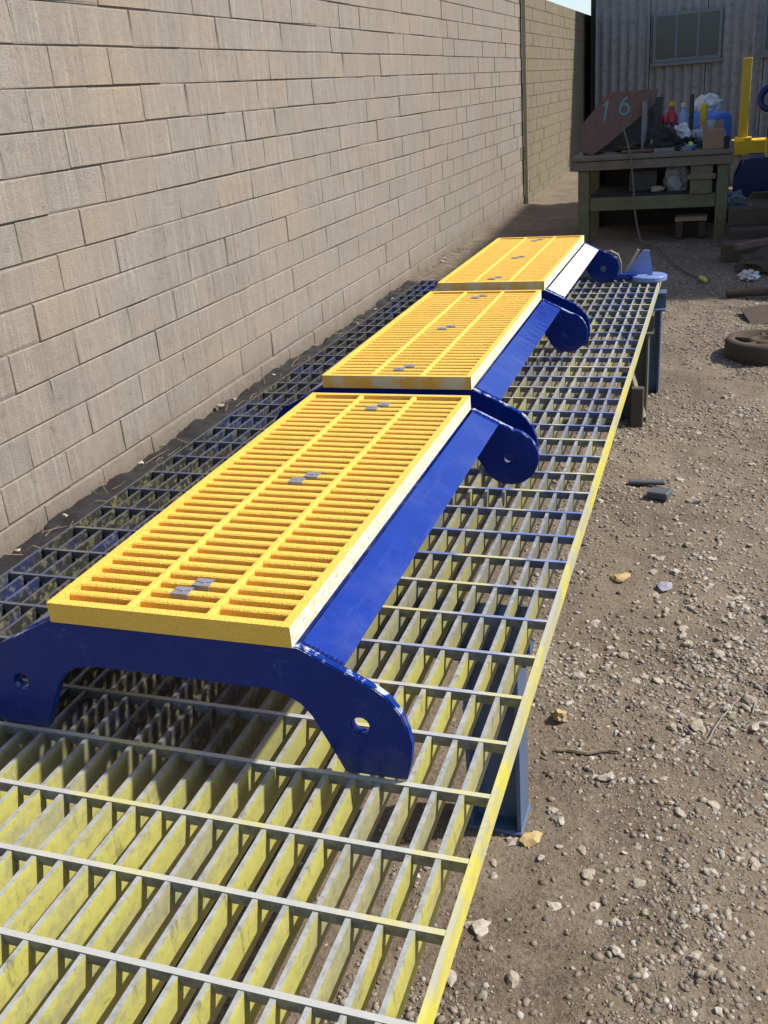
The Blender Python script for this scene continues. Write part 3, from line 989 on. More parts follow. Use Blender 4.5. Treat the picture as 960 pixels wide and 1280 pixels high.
def on_bench():
    # rusty plate standing on edge, leaning back, with numerals sprayed on it
    p = thing('rusty_plate', 'rusty brown steel plate with turquoise painted numerals leaning on the bench', 'steel plate', (-1.20, BY + 0.10, TZ), 0)
    p.rotation_euler = (R(-14), 0, 0)
    poly = [(-0.21, 0.05), (-0.08, 0.0), (0.10, 0.12), (0.52, 0.46), (0.55, 0.60), (0.06, 0.60), (-0.20, 0.30)]
    MB().prism(poly, 'y', 0, 0.012).build('plate', 'rust', p)
    num = MB()
    num.tube([(0.03, -0.003, 0.33), (0.055, -0.003, 0.52)], 0.010, 4)
    num.tube([(0.055, -0.003, 0.52), (0.015, -0.003, 0.47)], 0.009, 4)
    num.v = [(x, -0.001 + (y + 0.003) * 0.1, z) for x, y, z in num.v]
    num.build('numeral', 'turquoise_paint', p)
    six = [(0.225 + 0.045 * math.cos(a), -0.003, 0.43 + 0.05 * math.sin(a)) for a in [k * 0.45 for k in range(15)]]
    num = MB().tube(six, 0.009, 4).tube([(0.181, -0.003, 0.44), (0.20, -0.003, 0.50), (0.25, -0.003, 0.545)], 0.009, 4)
    num.v = [(x, -0.001 + (y + 0.003) * 0.1, z) for x, y, z in num.v]
    num.build('numeral', 'turquoise_paint', p)
    d = thing('dark_plate', 'dark blue-grey steel sheet standing behind the rusty plate', 'steel plate', (-0.95, BY + 0.55, TZ))
    d.rotation_euler = (R(-6), 0, 0)
    MB().prism([(-0.35, 0), (0.30, 0), (0.33, 0.50), (-0.30, 0.50)], 'y', 0, 0.01).build('sheet', 'steel_dark', d)
    o = MB().bbox(0, 0.055, 0, 0.055, 0, 0.48).build('steel_upright', 'steel_grey')
    o.location = (-0.80, BY + 0.16, TZ)
    tag(o, 'grey square steel upright standing on the bench beside the rusty plate', 'upright')
    o = MB().bbox(0, 0.045, 0, 0.045, 0, 0.40).build('steel_upright', 'steel_dark')
    o.location = (-0.70, BY + 0.46, TZ)
    tag(o, 'darker thin steel upright behind the grey upright on the bench', 'upright')
    o = MB().bbox(-0.34, 0.0, 0, 0.05, -0.02, 0.03).build('timber_offcut', 'bench_brown')
    o.location = (-0.52, BY + 0.26, TZ + 0.22)
    o.rotation_euler = (0, R(-33), 0)
    tag(o, 'slanting timber offcut propped on the bench behind the upright', 'timber')
    o = blob((0, 0, 0.10), (0.17, 0.16, 0.14), 3, 0.8, 3, 2.2).build('black_rag_heap', 'black_cloth')
    o.location = (-0.60, BY + 0.16, TZ)
    tag(o, 'black crumpled rag heap in the middle of the bench top', 'rags')
    o = blob((0, 0, 0.05), (0.10, 0.10, 0.07), 9, 0.8, 3, 2.6).build('black_rag_heap', 'black_cloth')
    o.location = (-0.38, BY + 0.34, TZ)
    tag(o, 'small black rag bundle on the bench near the blue dish', 'rags')
    bottle('red_bottle', 'red bottle with white cap standing on the bench behind the black rags', 'bottle', -0.665, BY + 0.78, TZ + 0.0, 0.062, 0.42, 'red_plastic', 'white_plastic')
    bottle('red_bottle', 'second red bottle with yellow cap, right of the white-capped one', 'bottle', -0.54, BY + 0.70, TZ, 0.068, 0.44, 'red_plastic', 'yellow_paint')
    bottle('pale_bottle', 'pale blue plastic bottle right of the red bottles on the bench', 'bottle', -0.42, BY + 0.72, TZ, 0.07, 0.42, 'pale_blue_plastic', 'white_plastic')
    o = MB().tube([(0, 0, 0), (0, 0, 0.5)], 0.022, 8).build('dark_tube', 'steel_dark')
    o.location = (-0.335, BY + 0.6, TZ)
    tag(o, 'dark thin tube standing upright on the bench left of the blue drum', 'tube')
    # dish of small parts
    t = thing('parts_dish', 'small blue dish of parts on the front of the bench', 'dish', (-0.335, BY + 0.08, TZ))
    MB().lathe([(0, 0.0), (0.06, 0.0), (0.085, 0.045), (0.078, 0.045), (0.055, 0.008), (0, 0.008)], n=18).build('dish', 'blue_plastic', t, True)
    blob((0.02, 0, 0.04), (0.03, 0.03, 0.045), 5, 0.3, 2).build('lime_lump', 'yellow_green', t)
    blob((-0.03, 0, 0.03), (0.028, 0.03, 0.03), 6, 0.3, 2).build('white_lump', 'white_plastic', t)
    o = blob((0, 0, 0.08), (0.085, 0.07, 0.09), 14, 0.9, 3, 2.6).build('crumpled_paper', 'white_plastic')
    o.location = (-0.42, BY + 0.36, TZ + 0.06)
    tag(o, 'small crumpled whitish paper among the dark rags on the bench', 'paper')
    # brown carton with torn top on the right end
    t = thing('brown_carton', 'torn brown cardboard carton on the right end of the bench', 'carton', (-0.20, BY + 0.02, TZ))
    MB().bbox(0, 0.19, 0, 0.2, 0, 0.18, 0.005).build('box', 'carton', t)
    MB().prism([(0.0, 0.182), (0.06, 0.182), (0.02, 0.27), (-0.02, 0.25)], 'y', 0.0, 0.004).build('flap', 'carton', t)
    MB().prism([(0.09, 0.182), (0.18, 0.182), (0.19, 0.26), (0.12, 0.25)], 'y', 0.19, 0.194).build('flap', 'carton', t)
    o = MB().bbox(0, 0.05, 0, 0.10, 0.0, 0.11, 0.004).build('black_block', 'black_cloth')
    o.location = (0.0, BY + 0.02, TZ)
    tag(o, 'small black block at the bench corner beside the brown carton', 'block')
    for (x, y, r_, h, m1, lab) in [(-0.47, 0.20, 0.05, 0.11, 'steel_grey', 'small grey paint tin on the bench between the rag heaps'), (-0.28, 0.62, 0.06, 0.16, 'white_plastic', 'white paint tin at the back of the bench behind the carton')]:
        t = thing('paint_tin', lab, 'tin', (x, BY + y, TZ))
        MB().lathe([(0, 0), (r_, 0), (r_, h), (r_ * 0.93, h), (r_ * 0.93, h - 0.008), (0, h - 0.008)], n=18).build('body', m1, t, True)
        MB().tube([(r_ * math.cos(q), -0.02 - 0.4 * r_, h * 0.9 - r_ * math.sin(q) * 0.8) for q in [k * math.pi / 10 for k in range(11)]], 0.0025, 5).build('handle', 'steel_grey', t)
    o = MB().tube([(0, 0, 0.02), (0.5, 0.05, 0.02)], 0.017, 10).build('pipe_offcut', 'rust')
    o.location = (-0.98, BY + 0.02, TZ)
    tag(o, 'rusty pipe offcut lying along the bench front below the rusty plate', 'pipe')
    o = MB().box(0, 0.36, 0, 0.04, 0, 0.004).box(0, 0.36, 0, 0.004, 0.0045, 0.04).build('angle_offcut', 'steel_grey')
    o.location = (-0.66, BY - 0.03, TZ + 0.001)
    o.rotation_euler = (0, 0, R(6))
    tag(o, 'grey angle iron offcut on the front edge of the bench', 'angle iron')
    m = MB()
    for k in range(4):
        rr = 0.075 + 0.006 * (k % 2)
        m.tube([(rr * math.cos(q), rr * math.sin(q), 0.010 + 0.014 * k) for q in [j * 2 * math.pi / 18 for j in range(19)]], 0.008, 6)
    o = m.build('cable_coil', 'black_cloth')
    o.location = (-1.10, BY + 0.0 + 0.07, TZ)
    o.location = (-0.44, BY + 0.07, TZ)
    tag(o, 'small coil of black cable on the bench left of the blue dish', 'cable')
    t = thing('clamp', 'grey steel clamp standing on the bench in front of the black rags', 'clamp', (-0.70, BY + 0.05, TZ))
    MB().bbox(0, 0.14, 0, 0.025, 0, 0.03, 0.003).bbox(0, 0.025, 0, 0.025, 0.031, 0.13, 0.003).bbox(0, 0.10, 0, 0.025, 0.131, 0.155, 0.003).build('jaw', 'steel_grey', t)
    MB().tube([(0.085, 0.012, 0.05), (0.085, 0.012, 0.19)], 0.007, 8).tube([(0.055, 0.012, 0.185), (0.115, 0.012, 0.185)], 0.004, 6).build('screw', 'zinc', t)
    rc = random.Random(12)
    for k, (x, y, sx_, sy_, sz_, mat, nm, lab) in enumerate([
            (-0.88, 0.30, 0.16, 0.10, 0.05, 'rust_dark', 'scrap_casting', 'dark rusty casting on the bench between the uprights'),
            (-0.74, 0.28, 0.10, 0.10, 0.07, 'black_cloth', 'oily_rag', 'oily black rag at the foot of the grey upright'),
            (-0.50, 0.45, 0.12, 0.12, 0.13, 'black_cloth', 'oily_rag', 'tall oily rag bundle in front of the red bottles'),
            (-0.14, 0.45, 0.12, 0.10, 0.14, 'grey_plastic_sheet', 'crumpled_sheet', 'crumpled grey plastic sheet behind the brown carton'),
            (-1.30, 0.30, 0.10, 0.14, 0.08, 'rust_dark', 'scrap_casting', 'dark casting on the bench at the left of the rusty plate')]):
        o = blob((0, 0, sz_ * 0.72), (sx_, sy_, sz_), 80 + k, 1.0, 3, 2.8).build(nm, mat)
        o.location = (x, BY + y, TZ)
        tag(o, lab, 'clutter')
    for k, (x, y, l, rz, ry, mat, lab) in enumerate([(-0.95, 0.42, 0.55, 8, -12, 'steel_grey', 'grey flat bar lying tilted across the bench behind the uprights'),
                                                  (-0.70, 0.58, 0.5, -14, -20, 'bench_brown', 'brown lath leaning up behind the black rags on the bench'),
                                                  (-0.30, 0.22, 0.3, 25, -6, 'steel_dark', 'dark flat bar on the bench between the dish and the carton')]):
        o = MB().bbox(0, l, 0, 0.035, 0, 0.012, 0.002).build('flat_bar', mat)
        o.location = (x, BY + y, TZ + 0.02)
        o.rotation_euler = (0, R(ry), R(rz))
        tag(o, lab, 'bar')
    # under the bench
    o = blob((0, 0, 0.09), (0.12, 0.12, 0.16), 21, 0.5, 3, 1.4).build('grey_sack', 'grey_plastic_sheet')
    o.location = (-0.44, BY + 0.26, 0.46)
    tag(o, 'grey plastic sack slumped on the shelf under the bench', 'sack')
    o = MB().bbox(-0.14, 0.14, 0, 0.2, 0, 0.2).build('dark_box', 'steel_dark')
    o.location = (-0.78, BY + 0.3, 0.453)
    tag(o, 'dark grey box on the shelf under the bench beside the sack', 'box')
    o = blob((0, 0, 0.03), (0.07, 0.05, 0.035), 24, 0.5, 2).build('cream_scrap', 'pale_wood')
    o.location = (-0.56, BY + 0.02, BT - 0.125 - 0.2)
    o.location = (-0.62, BY + 0.14, 0.453)
    tag(o, 'small cream scrap on the shelf under the bench front', 'scrap')
    t = thing('broken_crate', 'brown broken wooden crate on the ground under the bench', 'crate', (-0.40, BY - 0.02, 0.01))
    MB().bbox(-0.02, 0.05, 0, 0.28, 0, 0.16).build('side_board', 'rust_dark', t)
    MB().bbox(0.20, 0.27, 0, 0.28, 0, 0.15).build('side_board', 'rust_dark', t)
    MB().bbox(-0.03, 0.28, 0, 0.28, 0.161, 0.20).build('lid_board', 'carton', t)
    # cable hanging from the bench top and lying across the gravel
    pts = [(-0.98, BY - 0.02, TZ + 0.30), (-0.90, BY - 0.06, TZ + 0.06), (-0.85, BY - 0.10, 0.62), (-0.82, BY - 0.13, 0.3), (-0.76, BY - 0.2, 0.06), (-0.70, BY - 0.4, 0.03),
           (-0.55, 10.0, 0.025), (-0.38, 9.2, 0.022), (-0.22, 8.6, 0.024), (-0.12, 8.35, 0.03)]
    sm = []
    for i in range(len(pts) - 1):
        for k in range(5):
            a, b = Vector(pts[i]), Vector(pts[i + 1])
            p0, p3 = Vector(pts[max(i - 1, 0)]), Vector(pts[min(i + 2, len(pts) - 1)])
            u = k / 5
            sm.append(0.5 * ((2 * a) + (b - p0) * u + (2 * p0 - 5 * a + 4 * b - p3) * u * u + (3 * a - p0 - 3 * b + p3) * u ** 3))
    sm.append(Vector(pts[-1]))
    c = thing('hanging_cable', 'thin grey cable hanging off the bench and trailing over the gravel', 'cable', (0, 0, 0))
    MB().tube(sm, 0.010, 6).build('cord', 'cable_rubber', c)
    MB().tube([pts[-1], (-0.09, 8.26, 0.03), (-0.075, 8.2, 0.03)], [0.016, 0.02, 0.012], 8).build('plug', 'yellow_green', c)


on_bench()


# ------------------------------------------------------------------ yard behind and right of the bench
def yard():
    # blue barrel and white bag behind the bench end
    t = thing('blue_drum', 'bright blue plastic drum behind the right end of the bench', 'drum', (-0.19, 12.35, 0.0))
    MB().lathe([(0, 0), (0.24, 0), (0.27, 0.02), (0.27, 0.33), (0.285, 0.36), (0.27, 0.39), (0.27, 0.72), (0.285, 0.75), (0.27, 0.78), (0.26, 1.06), (0.2, 1.13), (0, 1.13)], n=28).build('body', 'blue_plastic', t, True)
    MB().lathe([(0.27, 0.50), (0.275, 0.51), (0.275, 0.64), (0.27, 0.65)], n=28).build('band', 'pale_blue_plastic', t, True)
    o = blob((0, 0, 0.08), (0.15, 0.13, 0.12), 31, 0.6, 3, 1.8).build('white_bag', 'white_plastic')
    o.location = (-0.20, 12.35, 1.115)
    tag(o, 'white crumpled bag lying on top of the bright blue drum', 'bag')
    t = thing('yellow_can', 'small yellow can standing at the back of the bench left of the drum', 'can', (-0.22, BY + 0.85, TZ))
    MB().lathe([(0, 0), (0.036, 0), (0.036, 0.37), (0.03, 0.4), (0, 0.4)], n=16).build('body', 'yellow_paint', t, True)
    MB().lathe([(0.015, 0.4), (0.015, 0.43), (0, 0.43)], n=10).build('nozzle', 'white_plastic', t)
    # yellow fabricated frame
    t = thing('yellow_gantry', 'bright yellow welded steel frame standing in the sunlit yard', 'steel frame', (0.0, 15.6, 0))
    MB().bbox(-0.10, 1.6, 0.0, 0.5, 0.40, 0.58).build('base_beam', 'yellow_paint', t)
    MB().bbox(0.19, 0.31, 0.1, 0.22, 0.582, 1.66).build('upright', 'yellow_paint', t)
    MB().bbox(1.2, 1.32, 0.1, 0.22, 0.582, 1.66).build('upright', 'yellow_paint', t)
    MB().bbox(0.14, 0.37, 0.06, 0.27, 0.582, 0.62).build('base_plate', 'yellow_paint', t)
    for x in (0.0, 1.3):
        MB().bbox(x, x + 0.2, 0.05, 0.45, -0.03, 0.398).build('support_block', 'pale_wood', t)
    o = MB()
    o.lathe([(0.10, -0.05), (0.19, -0.05), (0.2, -0.03), (0.2, 0.03), (0.19, 0.05), (0.10, 0.05), (0.10, -0.05)], n=26)
    o = o.build('navy_ring', 'navy_paint', None, True)
    o.rotation_euler = (R(80), 0, 0)
    o.location = (0.60, 15.72, 0.583 + 0.53)
    tag(o, 'navy blue ring hooked up high beside the yellow upright', 'ring')
    MBo = MB().bbox(-0.03, 0.03, -0.03, 0.03, 0.582, 0.93).build('ring_stand', 'navy_paint')
    MBo.location = (0.60, 15.72, 0)
    tag(MBo, 'short navy stand under the navy ring on the yellow beam', 'stand')
    # navy fabricated arch like the near frames
    t = thing('navy_weldment', 'dark navy painted steel frame with rounded shoulder right of the bench', 'steel frame', (0.12, 13.6, 0))
    poly = [(0.02, 0.03), (0.03, 0.26), (0.10, 0.42), (0.2, 0.50), (1.1, 0.50), (1.1, 0.03), (0.8, 0.03), (0.8, 0.10), (0.26, 0.10), (0.20, 0.03)]
    MB().prism(poly, 'y', 0, 0.03).build('front_plate', 'navy_paint', t)
    MB().prism(poly, 'y', 0.8, 0.83).build('back_plate', 'navy_paint', t)
    MB().bbox(0.12, 1.08, 0.031, 0.799, 0.40, 0.49).build('deck', 'navy_paint', t)
    MB().bbox(0.30, 0.36, -0.012, -0.001, 0.11, 0.48).build('stiffener', 'navy_paint', t)
    o = MB().bbox(0, 0.5, 0, 0.5, 0, 0.20).build('orange_panel', 'yellow')
    o.location = (0.50, 13.62, 0.502)
    tag(o, 'orange-yellow grating stack at the right frame edge on the navy frame', 'panel')
    # plastic sacks on the ground
    for n, (x, y, r, s, lab) in enumerate([(0.13, 12.6, 0.17, 41, 'grey crumpled plastic sheet heap beside the right bench leg'), (0.30, 12.2, 0.09, 42, 'small pale plastic scrap on the ground by the navy frame')]):
        o = blob((0, 0, r * 0.5), (r, r * 0.8, r * 0.8), s, 0.8, 3, 2.0).build('plastic_heap', 'grey_plastic_sheet')
        o.location = (x, y, 0)
        tag(o, lab, 'plastic')
    o = blob((0, 0, 0.08), (0.22, 0.12, 0.10), 55, 0.8, 3, 2.0).build('black_rubber_heap', 'black_cloth')
    o.location = (0.22, 11.7, 0)
    tag(o, 'black rubbish heap on the ground right of the bench leg', 'rubbish')
    # old timber sleepers
    for (x, y, z, l, rz, lab) in [(0.30, 10.15, 0.0, 1.5, 4, 'front dark timber sleeper lying on the ground right of the bench'),
                                  (0.32, 10.55, 0.0, 1.5, -3, 'rear dark timber sleeper lying behind the front one'),
                                  (0.28, 10.36, 0.165, 1.4, 2, 'upper timber sleeper stacked on the two dark ones'),
                                  (0.24, 9.3, 0.0, 1.3, 10, 'loose sleeper nearest the camera on the dark ground')]:
        o = MB().bbox(-0.2, l - 0.2, -0.11, 0.11, -0.02, 0.15, 0.012).build('timber_sleeper', 'sleeper_wood')
        o.location = (x, y, z + 0.01)
        o.rotation_euler = (0, 0, R(rz))
        tag(o, lab, 'sleeper', 'timber sleepers right of the bench')
    o = blob((0, 0, 0.03), (0.07, 0.05, 0.05), 61, 1.0, 3, 2.8).build('foil_scrap', 'foil')
    o.location = (0.24, 8.35, 0.005)
    tag(o, 'shiny crumpled foil scrap on the dark ground by the loose sleeper', 'scrap')
    o = blob((0, 0, 0.06), (0.30, 0.22, 0.11), 63, 0.5, 3, 1.8).build('dark_rubbish', 'rust_dark')
    o.location = (0.45, 8.75, 0)
    tag(o, 'dark brown heap of rubbish at the right edge in the shade', 'rubbish')
    # rusty brake drum
    t = thing('rusty_drum', 'rusty brown wheel drum lying on the ground at the right edge', 'wheel drum', (0.285, 6.0, 0.0))
    MB().lathe([(0.205, -0.01), (0.215, 0.0), (0.215, 0.10), (0.20, 0.118), (0.165, 0.118), (0.16, 0.06), (0.09, 0.05), (0.08, 0.11), (0.045, 0.115), (0.04, 0.04), (0.0, 0.04)], n=32).build('shell', 'rust_dark', t, True)
    for k in range(5):
        a = k * 2 * math.pi / 5 + 0.3
        MB().tube([(0.075 * math.cos(a), 0.075 * math.sin(a), 0.095), (0.16 * math.cos(a), 0.16 * math.sin(a), 0.095)], 0.016, 6).build('spoke', 'rust_dark', t)
    # rusty scrap along the right edge
    scrap = thing('bent_scrap', 'bent rusty scrap plate lying on the dirt beyond the wheel drum', 'scrap', (0.42, 7.0, 0.0), R(20))
    MB().add([(-0.25, -0.15, 0.015), (0.3, -0.18, 0.01), (0.34, 0.15, 0.09), (-0.2, 0.18, 0.05), (-0.25, -0.15, 0.007), (0.3, -0.18, 0.002), (0.34, 0.15, 0.082), (-0.2, 0.18, 0.042)],
             [(0, 1, 2, 3), (7, 6, 5, 4), (0, 4, 5, 1), (1, 5, 6, 2), (2, 6, 7, 3), (3, 7, 4, 0)]).build('plate', 'rust_dark', scrap)
    MB().tube([(0.0, 0.0, 0.055), (0.05, 0.02, 0.13), (0.12, 0.02, 0.15)], 0.012, 6).build('hook', 'rust', scrap)
    o = MB().tube([(-0.3, 0, 0.03), (0.5, 0.12, 0.035)], 0.03, 10).build('rusty_pipe', 'rust_dark')
    o.location = (0.38, 7.7, 0.0)
    tag(o, 'dark rusty pipe lying in front of the rubbish heap at the right edge', 'pipe')
    o = MB().lathe([(0.06, 0.0), (0.12, 0.0), (0.13, 0.02), (0.13, 0.05), (0.11, 0.06), (0.07, 0.06), (0.06, 0.05), (0.06, 0.0)], n=20).build('rusty_hub', 'rust', None, True)
    o.location = (0.52, 6.45, 0.02)
    o.rotation_euler = (R(12), R(-8), 0)
    tag(o, 'small rusty hub ring beside the wheel drum at the right edge', 'hub')
    o = MB().bbox(-0.18, 0.22, -0.03, 0.03, 0.0, 0.05, 0.004).build('rusty_bar', 'rust')
    o.location = (0.30, 9.0, 0.16)
    o.rotation_euler = (0, R(-4), R(30))
    tag(o, 'short rusty bar lying across the nearest loose sleeper', 'bar')
    # factory building closing the yard
    t = thing('factory_building', 'plain grey sheet-clad factory building across the back of the yard', 'building', (0, 20.5, 0))
    for k in range(12):
        x0 = -2.4 + k * 1.0
        prof = [(x0 + i * 0.985 / 24, 0.014 * (1 if i % 4 in (1, 2) else -1)) for i in range(25)]
        v = [(x, y, 0.0) for x, y in prof] + [(x, y, 5.6) for x, y in prof]
        n = len(prof)
        MB().add(v, [(i, i + 1, n + i + 1, n + i) for i in range(n - 1)]).build('cladding_sheet', 'grey_sheet', t)
    MB().box(-2.5, 9.7, 0.05, 7.0, 0.0, 5.58).build('body', 'dark_board', t)
    MB().box(-2.6, 9.8, -0.12, 7.1, 5.6, 5.75).build('roof', 'shed_sheet', t)
    MB().box(-2.45, 9.6, -0.05, -0.016, 0.0, 0.22).build('plinth', 'mortar', t)
    for x0 in (-1.35, 0.55):
        w_ = MB().box(x0, x0 + 1.2, -0.05, -0.018, 1.72, 2.55).build('window', 'steel_grey', t)
        for k in range(3):
            MB().box(x0 + 0.05 + k * 0.38, x0 + 0.39 + k * 0.38, -0.056, -0.0505, 1.78, 2.49).build('pane', 'window_glass', w_)
        MB().box(x0 - 0.03, x0 + 1.23, -0.09, -0.018, 1.66, 1.715).build('sill', 'steel_grey', t)


yard()


# ------------------------------------------------------------------ workshop added out of view on the right to shade the far end
def shade_shed():
    t = thing('added_shade_shed', 'unseen grey lean-to shed added right of the yard to shade the bench', 'shed', (1.55, 9.1, 0))
    X, Y, H0, H1 = 4.5, 6.4, 4.3, 4.6

    def top(y):
        return H0 + (H1 - H0) * y / Y
    for (a, b) in (((0, 0), (0, Y)), ((0, 0), (X, 0)), ((X, 0), (X, Y)), ((0, Y), (X, Y))):
        n = int(math.hypot(b[0] - a[0], b[1] - a[1]) / 0.06)
        dx, dy = (b[0] - a[0]) / n, (b[1] - a[1]) / n
        nx, ny = -dy / 0.06, dx / 0.06
        pr = [(a[0] + i * dx + nx * 0.012 * (i % 2), a[1] + i * dy + ny * 0.012 * (i % 2)) for i in range(n + 1)]
        v = [(x, y, 0) for x, y in pr] + [(x, y, top(y)) for x, y in pr]
        m = len(pr)
        MB().add(v, [(i, i + 1, m + i + 1, m + i) for i in range(m - 1)]).build('wall', 'shed_sheet', t)
    MB().add([(-0.1, -0.1, H0 + 0.01), (X + 0.1, -0.1, H0 + 0.01), (X + 0.1, Y + 0.1, H1 + 0.04), (-0.1, Y + 0.1, H1 + 0.04)], [(0, 1, 2, 3)]).build('roof', 'shed_sheet', t)


shade_shed()


# ------------------------------------------------------------------ gravel, stones and litter
def stone_shape(seed, sub=1, amp=0.35):
    bm = bmesh.new()
    bmesh.ops.create_icosphere(bm, subdivisions=sub, radius=1)
    r = random.Random(seed)
    s = Vector((r.uniform(0.8, 1.4), r.uniform(0.6, 1.0), r.uniform(0.35, 0.65)))
    off = Vector((seed * 3.7, seed * 1.3, seed * 5.1))
    for v in bm.verts:
        k = 1 + amp * (mnoise.noise(v.co * 1.3 + off)) + r.uniform(-0.22, 0.16)
        v.co = Vector((v.co.x * s.x, v.co.y * s.y, v.co.z * s.z)) * k
    bm.verts.index_update()
    V = np.array([v.co[:] for v in bm.verts])
    F = np.array([[v.index for v in f.verts] for f in bm.faces])
    bm.free()
    return V, F


def gravel():
    N = 150000
    shapes = [stone_shape(100 + k) for k in range(10)]        # small icospheres for the pebbles
    tiny = []
    for k in range(6):                                        # 8-sided chips for the grit
        rr = random.Random(900 + k)
        q = lambda a: a * rr.uniform(0.6, 1.3)
        tiny.append((np.array([(q(1), 0, 0), (q(-1), 0, 0), (0, q(0.8), 0), (0, q(-0.8), 0), (0.1, 0, q(0.6)), (0, 0.1, q(-0.6))]),
                     np.array([(0, 2, 4), (2, 1, 4), (1, 3, 4), (3, 0, 4), (2, 0, 5), (1, 2, 5), (3, 1, 5), (0, 3, 5)])))
    K = N * 3
    y = 0.9 + 9.5 * rng.random(K) ** 1.8
    wide = rng.random(K) < 0.22
    x = np.where(wide, -2.6 + 3.8 * rng.random(K), -0.62 + 1.12 * rng.random(K))
    clump = lattice_noise(x, y, 1.7, 31) * 0.5 + lattice_noise(x, y, 5.0, 32) * 0.5
    keep = rng.random(K) < np.clip((clump - 0.30) * 2.6, 0.08, 1)
    x, y = x[keep][:N], y[keep][:N]
    pale = np.zeros(len(x), bool)
    for (cx, cy, sp, m) in ((0.15, 2.5, 0.13, 1700), (0.03, 3.05, 0.13, 1200), (-0.33, 2.45, 0.10, 700), (0.1, 3.7, 0.2, 900), (-0.1, 4.6, 0.3, 900), (0.0, 1.75, 0.12, 500)):
        x = np.concatenate([x, rng.normal(cx, sp, m)])
        y = np.concatenate([y, rng.normal(cy, sp * 1.4, m)])
        pale = np.concatenate([pale, np.ones(m, bool)])
    n = len(x)
    big = (rng.random(n) < 0.22) | (pale & (rng.random(n) < 0.6))
    size = np.where(big, 0.0030 + 0.0085 * rng.random(n) ** 2.6, 0.0012 + 0.0026 * rng.random(n) ** 2)
    size *= 0.85 + 0.06 * y
    z = ground_height(x, y) + size * np.where(big, -0.22 + 0.32 * rng.random(n), 0.05)
    ang = rng.random(n) * 6.283
    tones = np.array([(0.27, 0.235, 0.185), (0.34, 0.31, 0.26), (0.20, 0.17, 0.135), (0.30, 0.25, 0.18), (0.46, 0.43, 0.38), (0.13, 0.12, 0.115), (0.21, 0.165, 0.125), (0.16, 0.13, 0.10), (0.30, 0.245, 0.175), (0.24, 0.19, 0.14)])
    tone = (tones[rng.integers(0, len(tones), n)] * 0.8 + np.array((0.18, 0.14, 0.10)) * 0.2) * (0.7 + 0.5 * rng.random((n, 1)))
    tone[pale] = tone[pale] * 0.5 + np.array((0.40, 0.36, 0.30)) * 0.5
    pick = np.where(big, rng.integers(0, len(shapes), n), len(shapes) + rng.integers(0, len(tiny), n))
    shapes = shapes + tiny
    Vs, Fs, Cs, base = [], [], [], 0
    for k, (V, F) in enumerate(shapes):
        ii = np.where(pick == k)[0]
        c, s = np.cos(ang[ii])[:, None], np.sin(ang[ii])[:, None]
        vx = (V[:, 0] * c - V[:, 1] * s) * size[ii][:, None] + x[ii][:, None]
        vy = (V[:, 0] * s + V[:, 1] * c) * size[ii][:, None] + y[ii][:, None]
        vz = V[None, :, 2] * size[ii][:, None] + z[ii][:, None]
        Vs.append(np.stack([vx, vy, vz], -1).reshape(-1, 3))
        Fs.append((F[None] + (base + np.arange(len(ii)) * len(V))[:, None, None]).reshape(-1, 3))
        Cs.append(np.repeat(tone[ii], len(V), axis=0))
        base += len(ii) * len(V)
    V, F, C = np.concatenate(Vs), np.concatenate(Fs), np.concatenate(Cs)
    me = bpy.data.meshes.new('gravel')
    me.vertices.add(len(V))
    me.vertices.foreach_set('co', V.ravel())
    me.loops.add(F.size)
    me.loops.foreach_set('vertex_index', F.ravel().astype(np.int32))
    me.polygons.add(len(F))
    me.polygons.foreach_set('loop_start', np.arange(0, F.size, 3, dtype=np.int32))
    me.polygons.foreach_set('loop_total', np.full(len(F), 3, dtype=np.int32))
    me.materials.append(M['gravel'])
    me.update(calc_edges=True)
    a = me.color_attributes.new('tone', 'FLOAT_COLOR', 'POINT')
    a.data.foreach_set('color', np.concatenate([C, np.ones((len(C), 1))], 1).ravel())
    tag(link('gravel', me), 'loose grey-brown gravel scattered over the yard ground', 'gravel', kind='stuff')


gravel()


